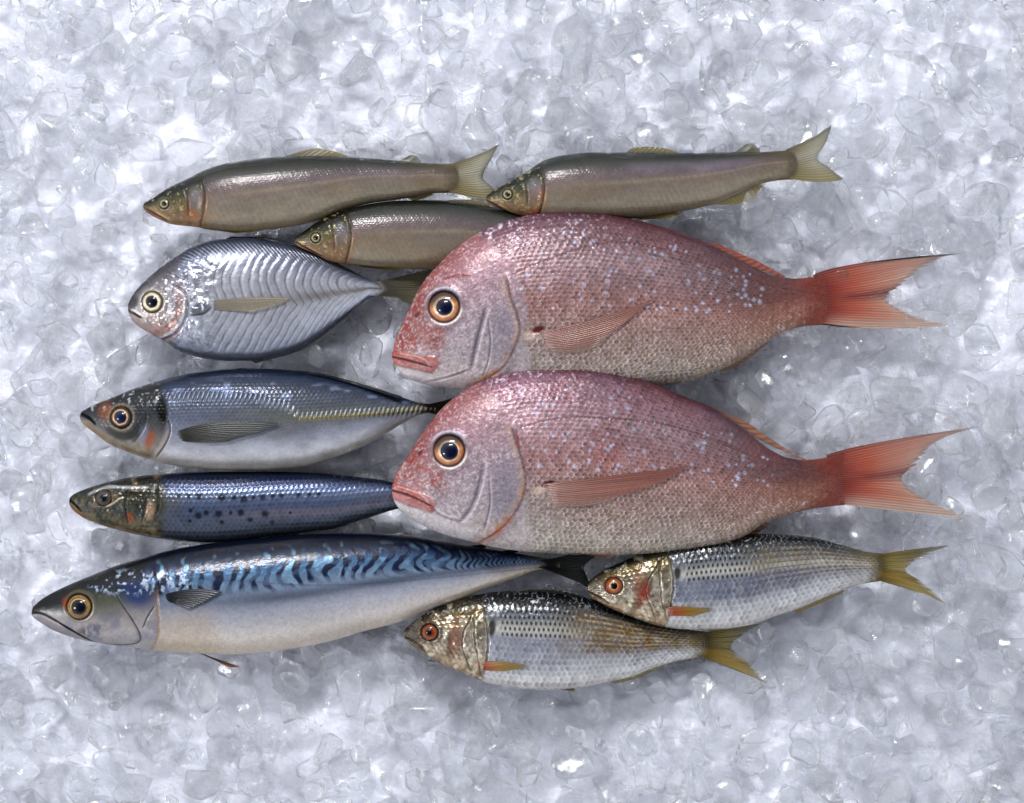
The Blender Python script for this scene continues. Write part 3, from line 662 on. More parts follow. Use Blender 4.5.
# ------------------------------------------------------------------ horse mackerel
def horse_paint(p):
    x, y, t, s = p.x, p.y, p.t, p.s
    c = grad(t, [(-1, '#c0bab0'), (-.7, '#bebec6'), (-.3, '#9ca0b0'), (.05, '#6c7284'), (.35, '#5c6270'), (.6, '#40485a'), (.82, '#28364f'), (1, '#141c2a')])
    c = c*(1+.35*(fbm(x, y, 30, 71, 3, 2.2)-.5))[..., None]
    c = mix(c, '#43557c', .3*ss(.45, .7, fbm(x, y, 36, 72, 2, 2))*ss(.0, .4, t)*ss(.95, .6, t))
    c = mix(c, '#7b7a56', .5*np.exp(-((t-.05)/.22)**2)*ss(.25, .7, s))
    U = x/4.6; V = t*p.h/3.4; g, idn = scales(U, V)
    k = ss(-.6, .2, t); c = c*(1+k*(.30*(g-.5)+.22*(idn-.5)))[..., None]; p.d += .3*g*k
    # upper row of short bright bars following the lateral line forwards
    yl = np.interp(x, [160, 200, 250, 290, 302, 430], [399, 396, 397, 407, 416, 409.5])
    fr = np.mod((x+(y-yl)*.35)/4.7, 1); bl = np.exp(-((y-yl)/4.4)**2)*ss(165, 180, x)
    c = mix(c, '#a9b4c4', bl*.55*np.exp(-((fr-.7)/.2)**2)); c = c*(1-bl*.35*np.exp(-((fr-.2)/.15)**2))[..., None]; p.d += bl*.8*np.cos((fr-.7)*2*PI)
    # scutes: yellowish keel on the rear half
    ys = np.interp(x, [290, 302, 360, 430, 445], [414, 418.5, 415, 408.8, 408]); ks = ss(288, 310, x); d = np.abs(y-ys)
    c = mix(c, '#8f8550', ks*np.exp(-(d/2.4)**2)*.7); fr3 = np.mod(x/3.6, 1); q = ks*np.exp(-(d/2.2)**2)
    c = c*(1-q*.5*np.exp(-((fr3-.2)/.15)**2))[..., None]; p.d += q*1.3
    c = c*(1+.5*(fbm(x, y, 9, 170, 3, 2)-.5))[..., None]
    c = mix(c, '#7a7670', .4*ss(.5, .75, fbm(x, y, 18, 171, 2, 1.6))*ss(.2, -.4, t))
    # broken silvery sheen
    c = mix(c, '#8f9bb8', .4*ss(.6, .78, fbm(x, y, 6, 77, 2, 2))*ss(.25, .5, t)*ss(.85, .7, t))
    p.metal = .4+0*t; p.rough = .30+0*t
    gx_ = 171-9*(t-.1)**2*2
    hd = ss(3, -3, x-gx_)
    h = grad(t, [(-1, '#9d8c70'), (-.6, '#8f8a86'), (-.2, '#605f62'), (.2, '#3c4046'), (.6, '#2c2f33'), (1, '#0c0e10')])
    h = h*(.65+.7*fbm(x, y, 5, 78, 3))[..., None]
    c = c*(1-hd)[..., None]+h*hd[..., None]
    c = mix(c, '#8c5a34', blob(x, y, 107, 411, 7, 8, 0, .7)*.7)
    c = mix(c, '#1c2024', line(x, y, [(110, 430), (124, 437), (138, 434), (144, 422)], 5, 6)*.85)
    c = mix(c, '#a86038', blob(x, y, 152, 440, 5, 9, .3, .6)*.75)
    c = mix(c, '#9a9cb4', blob(x, y, 146, 434, 4, 9, .2, .6)*.5)
    c = mix(c, '#b0a49a', line(x, y, [(173, 430), (166, 444), (158, 456)], 3, 4)*.6)
    # black blotch at the gill edge
    m = blob(x, y, 165.5, 411, 5.5, 13, -.15, .4); c = mix(c, '#040507', m); p.d -= m*1.5
    q = line(x, y, [(172, 420), (174, 432), (167, 446), (158, 457)], .8, 1.2); c = mix(c, '#3c302c', q*.8); p.d -= q*1.5
    q = line(x, y, [(146, 402), (150, 415), (146, 430), (136, 442)], .8, 1.4); c = mix(c, '#24262c', q*.6); p.d -= q*1.2
    c = mix(c, '#c8ccd8', .6*ss(.66, .8, fbm(x, y, 3.2, 79, 2))*hd*ss(.3, .8, t))
    c = mix(c, '#8e744c', poly(x, y, [(78, 419), (90, 424), (108, 436), (104, 444), (84, 428)], 2.5)*.6)
    q = poly(x, y, [(75, 411.5), (91, 415.8), (75, 416.6)], .9); c = mix(c, '#080605', q)
    q = line(x, y, [(78, 412.5), (88, 416.5), (96, 424)], 1.3, 1.3); c = mix(c, '#120d0a', q*.95); p.d -= q*5
    c = eye_pit(p, 123.5, 417.4, 10.5, '#a99a80', '#17120e', depth=1.4, c=c)
    return c
def make_horse():
    f = Fish('horse_mackerel', 'plump blue grey fish with yellowish side line, right below the round silver fish', 'blue fish',
        [(80.5, 414), (86.4, 408.8), (93.4, 405), (109, 399), (132.5, 389.3), (163.8, 379.5), (195, 372.5), (226, 369.4), (265, 368.6), (304.4, 371.7), (343.4, 378.8), (374.7, 387.3), (402, 397), (421.6, 403), (436, 404.5)],
        [(80.3, 418.6), (82, 422.5), (93.4, 432.3), (109, 444), (132.5, 453.8), (159.8, 462.3), (187, 467.4), (226, 470), (265, 470), (296.6, 467.4), (327.8, 459.6), (359, 447.9), (382.5, 436), (406, 421.5), (421.6, 414), (436, 412)],
        .62, (28, 12), horse_paint, SKIN, 1.25)
    f.eye(123.5, 417.4, 10.4, 6.0, [(0, '#5a4630'), (6.2, '#2c2a30'), (6.8, '#e8cfae'), (7.8, '#b98a5e'), (8.6, '#3a2c24'), (10.4, '#14110f')], '#0c1c44', .5, dy=-.3)
    f.fin('tail_fin', [(432, 404), (437, 406), (438, 408.3), (437, 410), (432, 412.5)], [(448, 400), (450, 405), (450, 408), (450, 411), (446, 417)], [(478, 388), (466, 400), (458, 408), (466, 420), (476, 432)], 12, 4, plain_fin('#2a2a24', '#5a5a38', 1, .85), rays=14, rag=.05, seed=81)
    f.fin('dorsal_fin', [(230, 370), (300, 373), (400, 398)], None, [(240, 368), (302, 370.5), (402, 396)], 27, 22, plain_fin('#1c242e', '#303840', 1, .9), rays=18, rag=.15, seed=82, relief=.3)
    f.fin('pectoral_fin', [(175, 432), (176, 436), (180, 441)], [(222, 422), (222, 432), (212, 443)], [(283, 424), (268, 430), (232, 440)], 30, 26, plain_fin('#4c4c44', '#5a5e60', .97, .75), rays=12, rag=.02, on=1.8, relief=.35, wav=.3, seed=83)

# ------------------------------------------------------------------ sardine
def sardine_paint(p):
    x, y, t, s = p.x, p.y, p.t, p.s
    c = grad(t, [(-1, '#2c3038'), (-.8, '#454c58'), (-.4, '#566074'), (0, '#56617c'), (.4, '#75839e'), (.58, '#3d4e78'), (.78, '#182644'), (1, '#090d16')])
    c = c*(1+.3*(fbm(x, y, 28, 91, 3, 2.5)-.5))[..., None]
    c = mix(c, '#8a8290', .5*np.exp(-((t+.25+.3*(s-.5))/.14)**2)*ss(.35, .6, s))
    c = mix(c, '#8f8a92', .4*ss(.75, 1, s)*np.exp(-((t-.0)/.3)**2))
    U = x/5.0; V = t*p.h/4.2; g, idn = scales(U, V)
    c = c*(1+(.4*(g-.55)+.34*(idn-.5))*(.4+1.2*fbm(x, y, 12, 44, 2)))[..., None]; p.d += .45*g
    c = mix(c, '#c9d2e8', .35*ss(.8, 1, g)*np.exp(-((t-.5)/.2)**2))
    for sx, sy, r_ in [(181, 495, 1.9), (191.5, 495.2, 2), (201, 495.5, 3.1), (224, 496.6, 3.3), (236, 497, 2.6), (246, 498, 3.1), (255.5, 497, 2), (264.5, 496.6, 2.9), (274.6, 495.5, 2.2), (283, 495.2, 2.3), (300, 494.5, 2.3), (310.5, 494.2, 1.9), (320, 493.5, 1.9), (214, 496, 1.5), (193, 509.5, 2.1), (201, 514.7, 3.2), (208.7, 512, 2.6), (221, 513, 3.2), (243, 511.5, 3), (252, 519, 2.4), (266.8, 513, 3.3), (224, 521.5, 2.1), (273.6, 521.5, 2), (233, 512, 1.8), (192, 520, 1.8), (292, 512, 1.5)]:
        i = slice(max(0, np.searchsorted(x[:, 0], sx-8)), np.searchsorted(x[:, 0], sx+8))
        c[i] = mix(c[i], '#10162a', blob(x[i], y[i], sx, sy, r_*1.15, r_*1.1, 0, .5)*.9)
    p.metal = .4+0*t; p.rough = .27+0*t
    gx_ = 160+6*np.cos(t*1.5); hd = ss(6, -4, x-gx_+8*(fbm(x, y, 8, 92, 2)-.5))
    h = grad(t, [(-1, '#806c50'), (-.7, '#6a6450'), (-.2, '#4c5250'), (.2, '#4c4a3c'), (.6, '#3a3c34'), (1, '#0e1114')])
    h = h*(.1+1.5*fbm(x, y, 5, 94, 3))[..., None]
    h = mix(h, '#8a7a60', .5*ss(.55, .8, fbm(x, y, 8, 95, 3))); p.d += hd*2.2*fbm(x, y, 8, 95, 3)
    h = mix(h, '#0f1013', .6*ss(.6, .75, fbm(x, y, 6, 96, 2)))
    c = c*(1-hd)[..., None]+h*hd[..., None]
    c = mix(c, '#b8a088', blob(x, y, 152.5, 510, 4.5, 8, .2, .6)*.8)
    c = mix(c, '#9c5c34', blob(x, y, 132, 517, 4, 5, 0, .6)*.7)
    c = mix(c, '#5f5a40', blob(x, y, 172, 503, 12, 12, 0, .8)*.5)
    for pts in ([(129, 488), (127, 505), (130, 522)], [(159, 489), (162, 503), (158, 515)], [(140, 496), (150, 500), (144, 522)]):
        q = line(x, y, pts, 1.0, 1.4); c = mix(c, '#0c0d10', q*.8); p.d -= q*1.6
    c = mix(c, '#d6cfc0', line(x, y, [(96, 499), (103, 505), (113, 505), (121, 498), (126, 497)], .9, 1.2)*.75)
    c = mix(c, '#cfd4da', line(x, y, [(90, 494), (100, 489), (112, 486), (128, 487), (150, 486.5)], 1.0, 2)*.5)
    c = mix(c, '#8c5a30', poly(x, y, [(66, 503), (74, 507), (92, 520), (84, 522)], 1.6)*.75)
    q = line(x, y, [(67, 499), (74, 502.5), (82, 511)], 1.0, 1.2); c = mix(c, '#0c0806', q*.95); p.d -= q*3.5
    c = eye_pit(p, 105.5, 497.3, 8.2, '#7a6a50', '#15110c', depth=1.2, c=c)
    return c
def make_sardine():
    f = Fish('sardine', 'slender dark blue fish with rows of small black dots on its side', 'spotted fish',
        [(69.5, 499), (72, 495.5), (80.5, 490.8), (101, 484), (128.4, 477.5), (162.5, 473.5), (196.7, 472), (237.7, 471.4), (278.7, 471.6), (313, 472.6), (347, 475.6), (374.4, 478.9), (393, 482), (420, 487)],
        [(69.3, 503), (74, 511), (87.3, 519.8), (111.3, 528.3), (138.6, 535), (169.4, 540), (207, 542.7), (241, 540.5), (272, 536.4), (299, 533.5), (333.4, 529), (357.3, 521.5), (395, 509.6), (420, 503)],
        .66, (22, 12), sardine_paint, SKIN, 1.3)
    f.eye(105.5, 497.3, 8.0, 4.0, [(0, '#7a7a80'), (4.0, '#5a5f6c'), (5.5, '#3b3a40'), (7, '#6a4a2a'), (8, '#1c1510')], '#0a0d16', .5)
    f.fin('tail_fin', [(417, 486.5), (421, 491), (422, 495), (421, 499), (417, 503.5)], None, [(452, 474), (446, 484), (436, 495), (446, 508), (456, 520)], 12, 6, plain_fin('#3a3c40', '#6a6850', 1, .85), rays=14, rag=.05, seed=84)
    f.fin('pelvic_fin', [(258, 536), (275, 534.5), (296, 532)], None, [(272, 539), (286, 537), (300, 534)], 16, 12, plain_fin('#4a4438', '#6d6550', 1, .85), rays=6, rag=.05, seed=85)

# ------------------------------------------------------------------ striped mackerel
def mackerel_paint(p):
    x, y, t, s = p.x, p.y, p.t, p.s
    c = grad(t, [(-1, '#c8bcae'), (-.65, '#c8c2c0'), (-.3, '#b0b2be'), (-.05, '#868ea0'), (.18, '#8090a8'), (.42, '#587898'), (.62, '#264468'), (.80, '#0c1626'), (1, '#070b14')])
    c = c*(1+.28*(fbm(x, y, 45, 101, 3, 2)-.5))[..., None]
    c = mix(c, '#ab9468', .35*ss(.5, .75, fbm(x, y, 50, 102, 2, 2))*ss(.1, -.4, t))
    # grey smudge line under the stripes
    dk = np.exp(-((t+.02-.12*ss(.5, 1, s))/.09)**2); c = mix(c, '#3c4658', dk*.6*ss(.28, .45, s)*(.5+.7*fbm(x, y, 20, 103, 2, 3)))
    # stripes
    tw = (t-.1)/.9
    zig = 8*(1-np.cos(2*PI*(tw*1.35+.5*fbm(x, y, 60, 180, 2))))/2
    ph = (x+zig*(.2+1.3*ss(.3, .6, s))+tw*14*ss(.25, .6, s)+22*(fbm(x, y, 26, 104, 3)-.5))/np.interp(s[:, 0], [0, .3, .8, 1], [11.5, 13, 14, 10])[:, None]
    st = .5+.5*np.cos(ph*2*PI); wd = ss(.36, .70, st)
    on = ss(.06, .22, t+.14*(fbm(x, y, 12, 181, 2)-.5))*ss(.155, .24, s)*(.45+.55*ss(.3, .5, fbm(x, y, 10, 182, 2)))
    frag = ss(.22, .4, fbm(x, y, 9, 105, 2)+.2)
    c = mix(c, '#0e1c40', on*wd*frag*.97)
    c = mix(c, '#8fb2c8', on*.40*(1-wd)*ss(.5, .7, fbm(x, y, 8, 106, 2))*ss(.95, .7, t))
    c = mix(c, '#0a1426', on*ss(.80, .95, t)*.9)
    # fine grain
    c = c*(1+.22*(fbm(x, y, 2.2, 107, 2)-.5))[..., None]; p.d += .18*fbm(x, y, 2.6, 108, 2)
    q = line(x, y, [(150, 575), (230, 578), (330, 585), (450, 576), (560, 565)], .5, 1.0); c = mix(c, '#2d3c50', q*.3)
    p.metal = .28+.15*ss(.1, .5, t); p.rough = .30+0*t
    # head
    hd = ss(3, -3, x-np.interp(y, [555, 575, 596, 618, 638, 650], [140, 150, 160, 162.5, 160.5, 152]))
    h = grad(t, [(-1, '#aba6a6'), (-.5, '#a8a2a4'), (-.1, '#9c989a'), (.15, '#5c5e5c'), (.36, '#2c3238'), (.55, '#16263a'), (.72, '#060a12'), (1, '#05070c')])
    h = h*(.82+.36*fbm(x, y, 7, 111, 3))[..., None]
    h = mix(h, '#06070a', ss(88, 52, x+1.2*(y-597))*ss(-.15, .15, t+.1*(fbm(x, y, 6, 190, 2)-.5))*.97)
    h = mix(h, '#0a0e18', ss(.45, .75, t)*.8)
    h = mix(h, '#5a5d4c', blob(x, y, 110, 604, 18, 13, .1, .6)*.65)
    h = mix(h, '#20283a', blob(x, y, 93, 630, 14, 6, -.2, .8)*.8*ss(.35, .6, fbm(x, y, 5, 112, 2)))
    h = mix(h, '#2a4070', blob(x, y, 141, 594, 15, 12, .5, .7)*.8)
    h = mix(h, '#7c8094', .5*ss(.45, .7, fbm(x, y, 12, 195, 3))*ss(.1, -.4, t))
    h = mix(h, '#b8c8e0', .7*ss(.58, .75, fbm(x, y, 3.2, 113, 2))*poly(x, y, [(92, 584), (120, 570), (150, 572), (160, 592), (130, 592), (100, 592)], 5))
    c = c*(1-hd)[..., None]+h*hd[..., None]
    c = mix(c, '#c5d2e6', .7*ss(.52, .7, fbm(x, y, 3.4, 114, 2))*poly(x, y, [(150, 574), (190, 572), (198, 590), (164, 596)], 6))
    c = mix(c, '#7c2018', blob(x, y, 68.5, 603, 4.2, 6.5, -.4, .5)*.85)
    # gill edge: tan line with dark inner side
    d, sd, pr = dline(x, y, [(157, 572), (160, 585), (161, 597), (163, 618), (161, 638), (153, 649)])
    c = mix(c, '#10141e', np.exp(-((d-1.6)/1.6)**2)*.8*(sd > 0)*ss(.45, .3, pr)); c = mix(c, '#a07a56', np.exp(-(d/1.8)**2)*.65*(.5+.8*fbm(x, y, 7, 48, 2))*ss(.2, .4, pr))
    p.d += 1.8*ss(10, 0, d)*(sd > 0)-1.0*np.exp(-(d/1.3)**2)
    for pts, wd_ in (([(118, 592), (126, 604), (137, 620), (143.6, 634), (141.6, 642), (122, 644.5), (102, 643)], .9), ([(158, 604), (150, 616), (146, 626)], .6)):
        q = line(x, y, pts, wd_, 1.0); c = mix(c, '#2a2f40', q*.8); p.d -= q*1.6
    q = line(x, y, [(30, 611), (44, 613.5), (58, 620.5), (76, 631), (91, 640), (97, 642)], 1.0, 1.2); c = mix(c, '#0b0d14', q*.95); p.d -= q*3
    c = mix(c, '#74727c', poly(x, y, [(30, 616), (44, 617), (60, 625), (86, 640), (70, 640), (34, 622)], 2)*.5)
    q = poly(x, y, [(26, 608.8), (48, 613), (26, 615)], .9); c = mix(c, '#05060a', q)
    c = eye_pit(p, 82, 605.6, 12.4, '#8a7a50', '#1a1610', depth=1.5, c=c)
    return c
def make_mackerel():
    f = Fish('mackerel', 'longest fish, a mackerel with wavy dark blue back stripes and pale belly', 'striped fish',
        [(32, 609.5), (36, 604), (43.4, 598), (64, 587), (87.4, 576.9), (113.8, 566.6), (137, 559.3), (166.5, 551), (201.7, 544.6), (239.8, 540), (277.8, 536.4), (313, 534), (362.5, 533.4), (409.4, 536), (440.6, 541), (475, 547), (503, 551), (531, 555.6), (560, 561)],
        [(31.7, 614.4), (37.6, 620.5), (55, 631), (78.6, 639), (99, 642.8), (125.5, 646.6), (152, 650), (178, 651.5), (201.7, 653.5), (231, 654.5), (263, 652.5), (292.5, 648.7), (331, 641), (362.5, 631.6), (393.8, 623.8), (437.5, 607.5), (462.5, 599), (481, 591), (512.5, 579), (537.5, 571), (560, 567.5)],
        .60, (32, 18), mackerel_paint, SKIN, 1.25)
    f.eye(82, 605.6, 12.2, 7.6, [(0, '#6a5430'), (7.8, '#d8b878'), (8.7, '#3a2c1c'), (9.4, '#a8844c'), (11, '#96763f'), (12.2, '#3a3020')], '#070d1e', .5, dx=.0)
    f.fin('tail_fin', [(557, 560.5), (561, 562), (562, 564), (561, 566), (557, 568)], [(578, 552), (578, 560), (574, 567), (577, 574), (574, 580)], [(612, 540), (600, 553), (584, 568), (588, 580), (594, 592)], 18, 8, plain_fin('#15161c', '#4a4c4c', 1, .85), rays=16, rag=.05, seed=121)
    f.fin('pectoral_fin', [(163, 595), (164, 598), (167, 601)], [(193, 589), (190, 597), (182, 606)], [(223, 592), (212, 599), (190, 609)], 32, 30, plain_fin('#161a26', '#3a4454', 1, .85), rays=10, rag=.03, on=1.8, relief=.35, wav=.3, seed=122)
    f.fin('pelvic_fin', [(197, 652), (200, 653.5), (206, 654.5)], None, [(241, 667), (232, 667.5), (220, 663)], 30, 22, plain_fin('#5a3020', '#a8623c', 1, .95), rays=4, rag=.02, seed=123)
    f.fin('finlet', [(468, 546), (474, 547), (480, 548.5)], None, [(484, 544), (486, 545.5), (486, 548)], 20, 19, plain_fin('#10131a', '#202630', 1, .95), rays=3, rag=.02, seed=124)
    f.fin('finlet', [(500, 551), (506, 552), (512, 553)], None, [(516, 549), (518, 550.5), (518, 552.5)], 19, 18, plain_fin('#10131a', '#202630', 1, .95), rays=3, rag=.02, seed=125)

# ------------------------------------------------------------------ spotted shads
def shad_paint(G):
    def paint(p):
        x, y, t, s = p.x, p.y, p.t, p.s; f = p.f
        c = grad(t, [(-1, '#c8c4c0'), (-.7, '#c0c0c4'), (-.3, '#b2b4bc'), (.05, '#aaacb8'), (.25, '#d4d2cc'), (.45, '#8e9196'), (.62, '#5a6068'), (.8, '#262a2e'), (1, '#0a0b0c')])
        c = c*(1+.3*(fbm(x, y, 26, G['sd'], 3, 2)-.5))[..., None]
        c = mix(c, '#80683f', G['gold']*.9*ss(.45, .62, s+.1*(fbm(x, y, 14, G['sd']+1, 2)-.5))*ss(-.45, -.05, t)*ss(.85, .5, t)*(.45+.8*fbm(x, y, 9, G['sd']+2, 2)))
        c = mix(c, G['blue'], G['bw']*poly_st(s, t, G['bp'])*(.4+.9*fbm(x, y, 11, G['sd']+3, 2)))
        rows = 5.9
        nrm = p.h/p.hmax
        V = t*p.hmax/rows*(.72+.28*nrm)*1.0+.35; U = x/5.6
        g, idn = scales(U, V, .92, .95)
        sb = 1-.6*np.exp(-((t-.3)/.3)**2)*ss(.85, .6, s); c = c*(1+sb*(.34*(g-.5)+.34*(idn-.5))*(.2+1.5*fbm(x, y, 12, 44, 2)))[..., None]; p.d += .55*g*sb
        c = mix(c, '#e8ecf4', .5*ss(.85, 1, g)*ss(.1, .9, idn))
        # sparkle of loose scales over the dark back
        c = mix(c, '#dfe3e8', .8*ss(.68, .80, fbm(x, y, 2.5, G['sd']+5, 2))*ss(.35, .6, t)*ss(1, .85, t)*ss(.75, .4, s))
        # rows of black dots
        row = np.mod(V, 1)-.5; cu = U+.5*np.mod(np.floor(V), 2); cd_ = np.mod(cu*1.18, 1)-.5
        dot = 1-ss(.22, .34, np.sqrt((cd_*1.0)**2+(row*.85)**2))
        c = mix(c, '#0b0c10', dot*.9*ss(.0, .1, t)*ss(.95, .8, t)*ss(G['dot0'], G['dot0']+8, x)*(1-.75*ss(.5, .65, s))*ss(.98, .85, s))
        c = c*(1-.5*ss(.5, .62, s)*ss(.3, .48, np.abs(row))*ss(-.2, .0, t)*ss(.9, .7, t))[..., None]; c = mix(c, '#d8c490', .55*G['gold']*ss(.48, .6, s)*ss(.25, .05, np.abs(row))*ss(-.2, .1, t)*ss(.8, .6, t)*ss(.4, .7, fbm(x, y, 4, 196, 2)))
        c = mix(c, '#8f8768', .4*ss(.8, 1, s))
        p.metal = .42+0*t; p.rough = .24+0*t
        hd = ss(3, -3, x-G['gx']-4*np.cos(t*2))
        h = grad(t, [(-1, '#a88e74'), (-.6, '#bcac98'), (-.1, '#c8c0b4'), (.3, '#bdb4a0'), (.6, '#7a6c48'), (.85, '#2c281e'), (1, '#0c0b0a')])
        h = h*(.3+1.2*fbm(x, y, 6, G['sd']+7, 3))[..., None]
        h = mix(h, '#f0ead8', .6*ss(.56, .74, fbm(x, y, 6, G['sd']+8, 3)))
        h = mix(h, '#5c4c38', .6*ss(.58, .76, fbm(x, y, 9, G['sd']+9, 2)))
        h = mix(h, '#a5562c', .6*blob(x, y, G['gx']-28, p.m, 7, 16, .1, .7))
        h = mix(h, '#2a1410', G['nose'](x, y)*.85)
        c = c*(1-hd)[..., None]+h*hd[..., None]
        p.metal = p.metal+hd*.25; p.d += hd*1.8*fbm(x, y, 10, G['sd']+8, 2)
        for k, off in enumerate((0, -12, -24)):
            d = np.abs(x-(G['gx']+off+(4-6*k)*np.cos(t*(2+.4*k))+k*5-(5*t if k == 1 else -3*t*k)+3*(fbm(x, y, 12, 45+k, 2)-.5))); q = np.exp(-(d/(1.2-.2*k))**2)*ss(.9, .6, np.abs(t+.1)); c = mix(c, '#4a3826', q*.7); p.d -= q*1.8
        sx, sy, r1, r2 = G['spot']; c = mix(c, '#0c1018', blob(x, y, sx, sy, r1, r2, .1, .4)*.93)
        q = line(x, y, G['jaw'], 1.0, 1.4); c = mix(c, '#3a1e16', q*.8); p.d -= q*2
        if G.get('blotch'): c = mix(c, '#a03c22', blob(x, y, *G['blotch'], 5, 9, .2, .7)*.8)
        c = eye_pit(p, *G['eye'], 8.6, '#8a6a4a', '#1c100c', depth=1.2, c=c)
        return c
    return paint
def poly_st(s, t, b): return ss(b[0]-.06, b[0]+.04, s)*ss(b[1]+.08, b[1]-.05, s)*ss(b[2]-.1, b[2]+.1, t)*ss(b[3]+.12, b[3]-.08, t)
def yellow_tail(a, b, fr, x, y):
    rd = np.abs(fr-.5)*2
    c = grad(b, [(0, '#565034'), (.2, '#94823c'), (.6, '#b4a45c'), (1, '#b0a880')]); c = mix(c, '#56584a', .65*ss(.4, 0, a)*ss(.2, .6, b)); c = mix(c, '#b08a20', .5*np.exp(-((a-.75)/.15)**2))
    c = c*(1-.6*rd**2.5)[..., None]
    return c, np.clip(.98-.5*ss(.2, 1, b)*(.5+.8*vnoise(a*20, b*2, 12))+.3*rd**2, 0, 1)
def orange_fin(a, b, fr, x, y):
    rd = np.abs(fr-.5)*2; c = grad(b, [(0, '#b0401c'), (.25, '#c06a24'), (.5, '#b89030'), (1, '#a89a60')])*(1-.35*rd**3)[..., None]
    return c, np.clip(.98-.2*b+0*rd, 0, 1)
def make_shads():
    G = dict(sd=131, gold=1.0, blue='#8890a8', bw=.2, bp=(.27, .5, -.6, 0), dot0=497, gx=484, nose=lambda x, y: poly(x, y, [(400, 622), (420, 612), (441, 622), (440, 640), (415, 644), (400, 640)], 5),
        spot=(492, 626, 3.8, 9), jaw=[(404, 637), (418, 643), (426, 652)], eye=(430, 631.5))
    f = Fish('spotted_shad', 'lower spotted shad with gold cheeks, tail under the belly of its neighbour', 'silver spotted fish',
        [(404, 632), (410, 624.5), (428.4, 611.5), (450.7, 602), (476.6, 594.8), (506, 591), (543.4, 591), (573, 594.5), (602.8, 602.5), (636, 614.5), (669.6, 625), (692, 630), (712, 632)],
        [(404, 635.5), (407, 641), (421, 652), (443, 665), (465.5, 674.6), (491.5, 684), (521, 688.7), (551, 690), (580.5, 687.6), (602.8, 683), (632.5, 676.5), (654.7, 667.5), (677, 661), (699, 658), (712, 657.5)],
        .50, (26, 10), shad_paint(G), SKIN, 1.5, group='two spotted shads', tailcol='#5e5530')
    f.eye(430, 631.5, 8.4, 3.3, [(0, '#5a1c10'), (3.4, '#7a3414'), (6, '#a0561e'), (7.6, '#5a2c14'), (8.4, '#1c100c')], '#060607', .5, dx=-1)
    f.fin('tail_fin', [(709, 631), (714, 638), (715, 644), (714, 651), (709, 658)], [(738, 627), (731, 636), (726, 646), (734, 657), (740, 671)], [(768, 622), (748, 632), (731, 646), (748, 662), (770, 685)], 10, 5, yellow_tail, rays=20, rag=.26, seed=141)
    f.fin('pectoral_fin', [(477, 662), (477, 666), (480, 670)], [(500, 661.5), (500, 666), (496, 671)], [(529, 666.5), (522, 668.5), (505, 671.5)], 28, 24, orange_fin, rays=7, rag=.02, on=1.8, relief=.3, wav=.3, seed=142)
    f.fin('dorsal_fin', [(520, 591.5), (545, 592), (575, 596)], None, [(530, 589.5), (552, 589.5), (585, 596)], 24, 22, plain_fin('#16160f', '#34342a', 1, .9), rays=9, rag=.05, seed=143)
    f.fin('anal_fin', [(608, 681), (630, 676), (660, 665)], None, [(615, 684), (636, 679), (662, 667)], 14, 10, plain_fin('#8a7c50', '#a89a68', 1, .8), rays=9, rag=.1, seed=144)
    f.fin('pelvic_fin', [(545, 688), (552, 689), (560, 689)], None, [(572, 691), (576, 690), (574, 688)], 20, 16, plain_fin('#a08058', '#b8a070', 1, .85), rays=5, rag=.05, seed=145)
    G = dict(sd=151, gold=.55, blue='#5c6888', bw=.5, bp=(.28, .72, -.35, .18), dot0=680, gx=668, nose=lambda x, y: poly(x, y, [(584, 580), (600, 570), (606, 576), (600, 592), (588, 592)], 5)*.8,
        spot=(676, 572, 3.6, 6.5), jaw=[(588, 592), (600, 597), (608, 603)], eye=(613.5, 585), blotch=(643, 592))
    f = Fish('spotted_shad', 'upper spotted shad with a blue sheen, lying just below the lower sea bream', 'silver spotted fish',
        [(587.4, 586), (593, 578), (609.7, 567), (624.5, 560.5), (654, 547.5), (691, 539.5), (721, 535), (765.5, 533.7), (800, 535.5), (814.7, 537.5), (840.5, 544.5), (866, 551.5), (886, 554)],
        [(587.4, 589.5), (590, 595), (606, 606), (632, 617), (661.6, 626.5), (687.6, 629.4), (717, 629.4), (747, 625.7), (773, 617), (802.6, 607), (832, 594.5), (858, 585), (886, 580)],
        .50, (34, 14), shad_paint(G), SKIN, 1.5, group='two spotted shads', tailcol='#5e5530')
    f.eye(613.5, 585, 8.8, 3.6, [(0, '#5a1c10'), (3.8, '#e0c090'), (4.6, '#b06c30'), (6.5, '#985020'), (8, '#7a3016'), (8.8, '#241410')], '#060607', .5)
    f.fin('tail_fin', [(883, 553.5), (888, 560), (889, 567), (888, 574), (883, 581)], [(915, 549), (907, 558), (901, 569), (910, 579), (916, 591)], [(952, 545), (928, 556), (905, 570), (926, 584), (949, 605)], 14, 8, yellow_tail, rays=20, rag=.26, seed=161)
    f.fin('pectoral_fin', [(665, 606.5), (665, 611), (668, 616)], [(688, 607), (689, 611), (686, 616)], [(714, 610), (708, 612), (692, 617)], 30, 26, orange_fin, rays=7, rag=.02, on=1.8, relief=.3, wav=.3, seed=162)
    f.fin('anal_fin', [(790, 610), (812, 602), (842, 590)], None, [(798, 613), (820, 604), (846, 591)], 18, 13, plain_fin('#8a7434', '#b09848', 1, .8), rays=9, rag=.1, seed=164)
make_sweets(); make_silver(); make_horse(); make_sardine(); make_mackerel(); make_bream1(); make_shads(); make_bream2()
WORLD = 1.2; EXPO = 0.14
LAMPS = [('softbox_key', (-.42, 1.3, 1.4), (0, -.05, 0), .62, .11, 33, (1, .985, .97)),
         ('softbox_side', (-1.5, -.2, 1.3), (-.1, 0, 0), .2, .35, 8, (.97, .98, 1))]
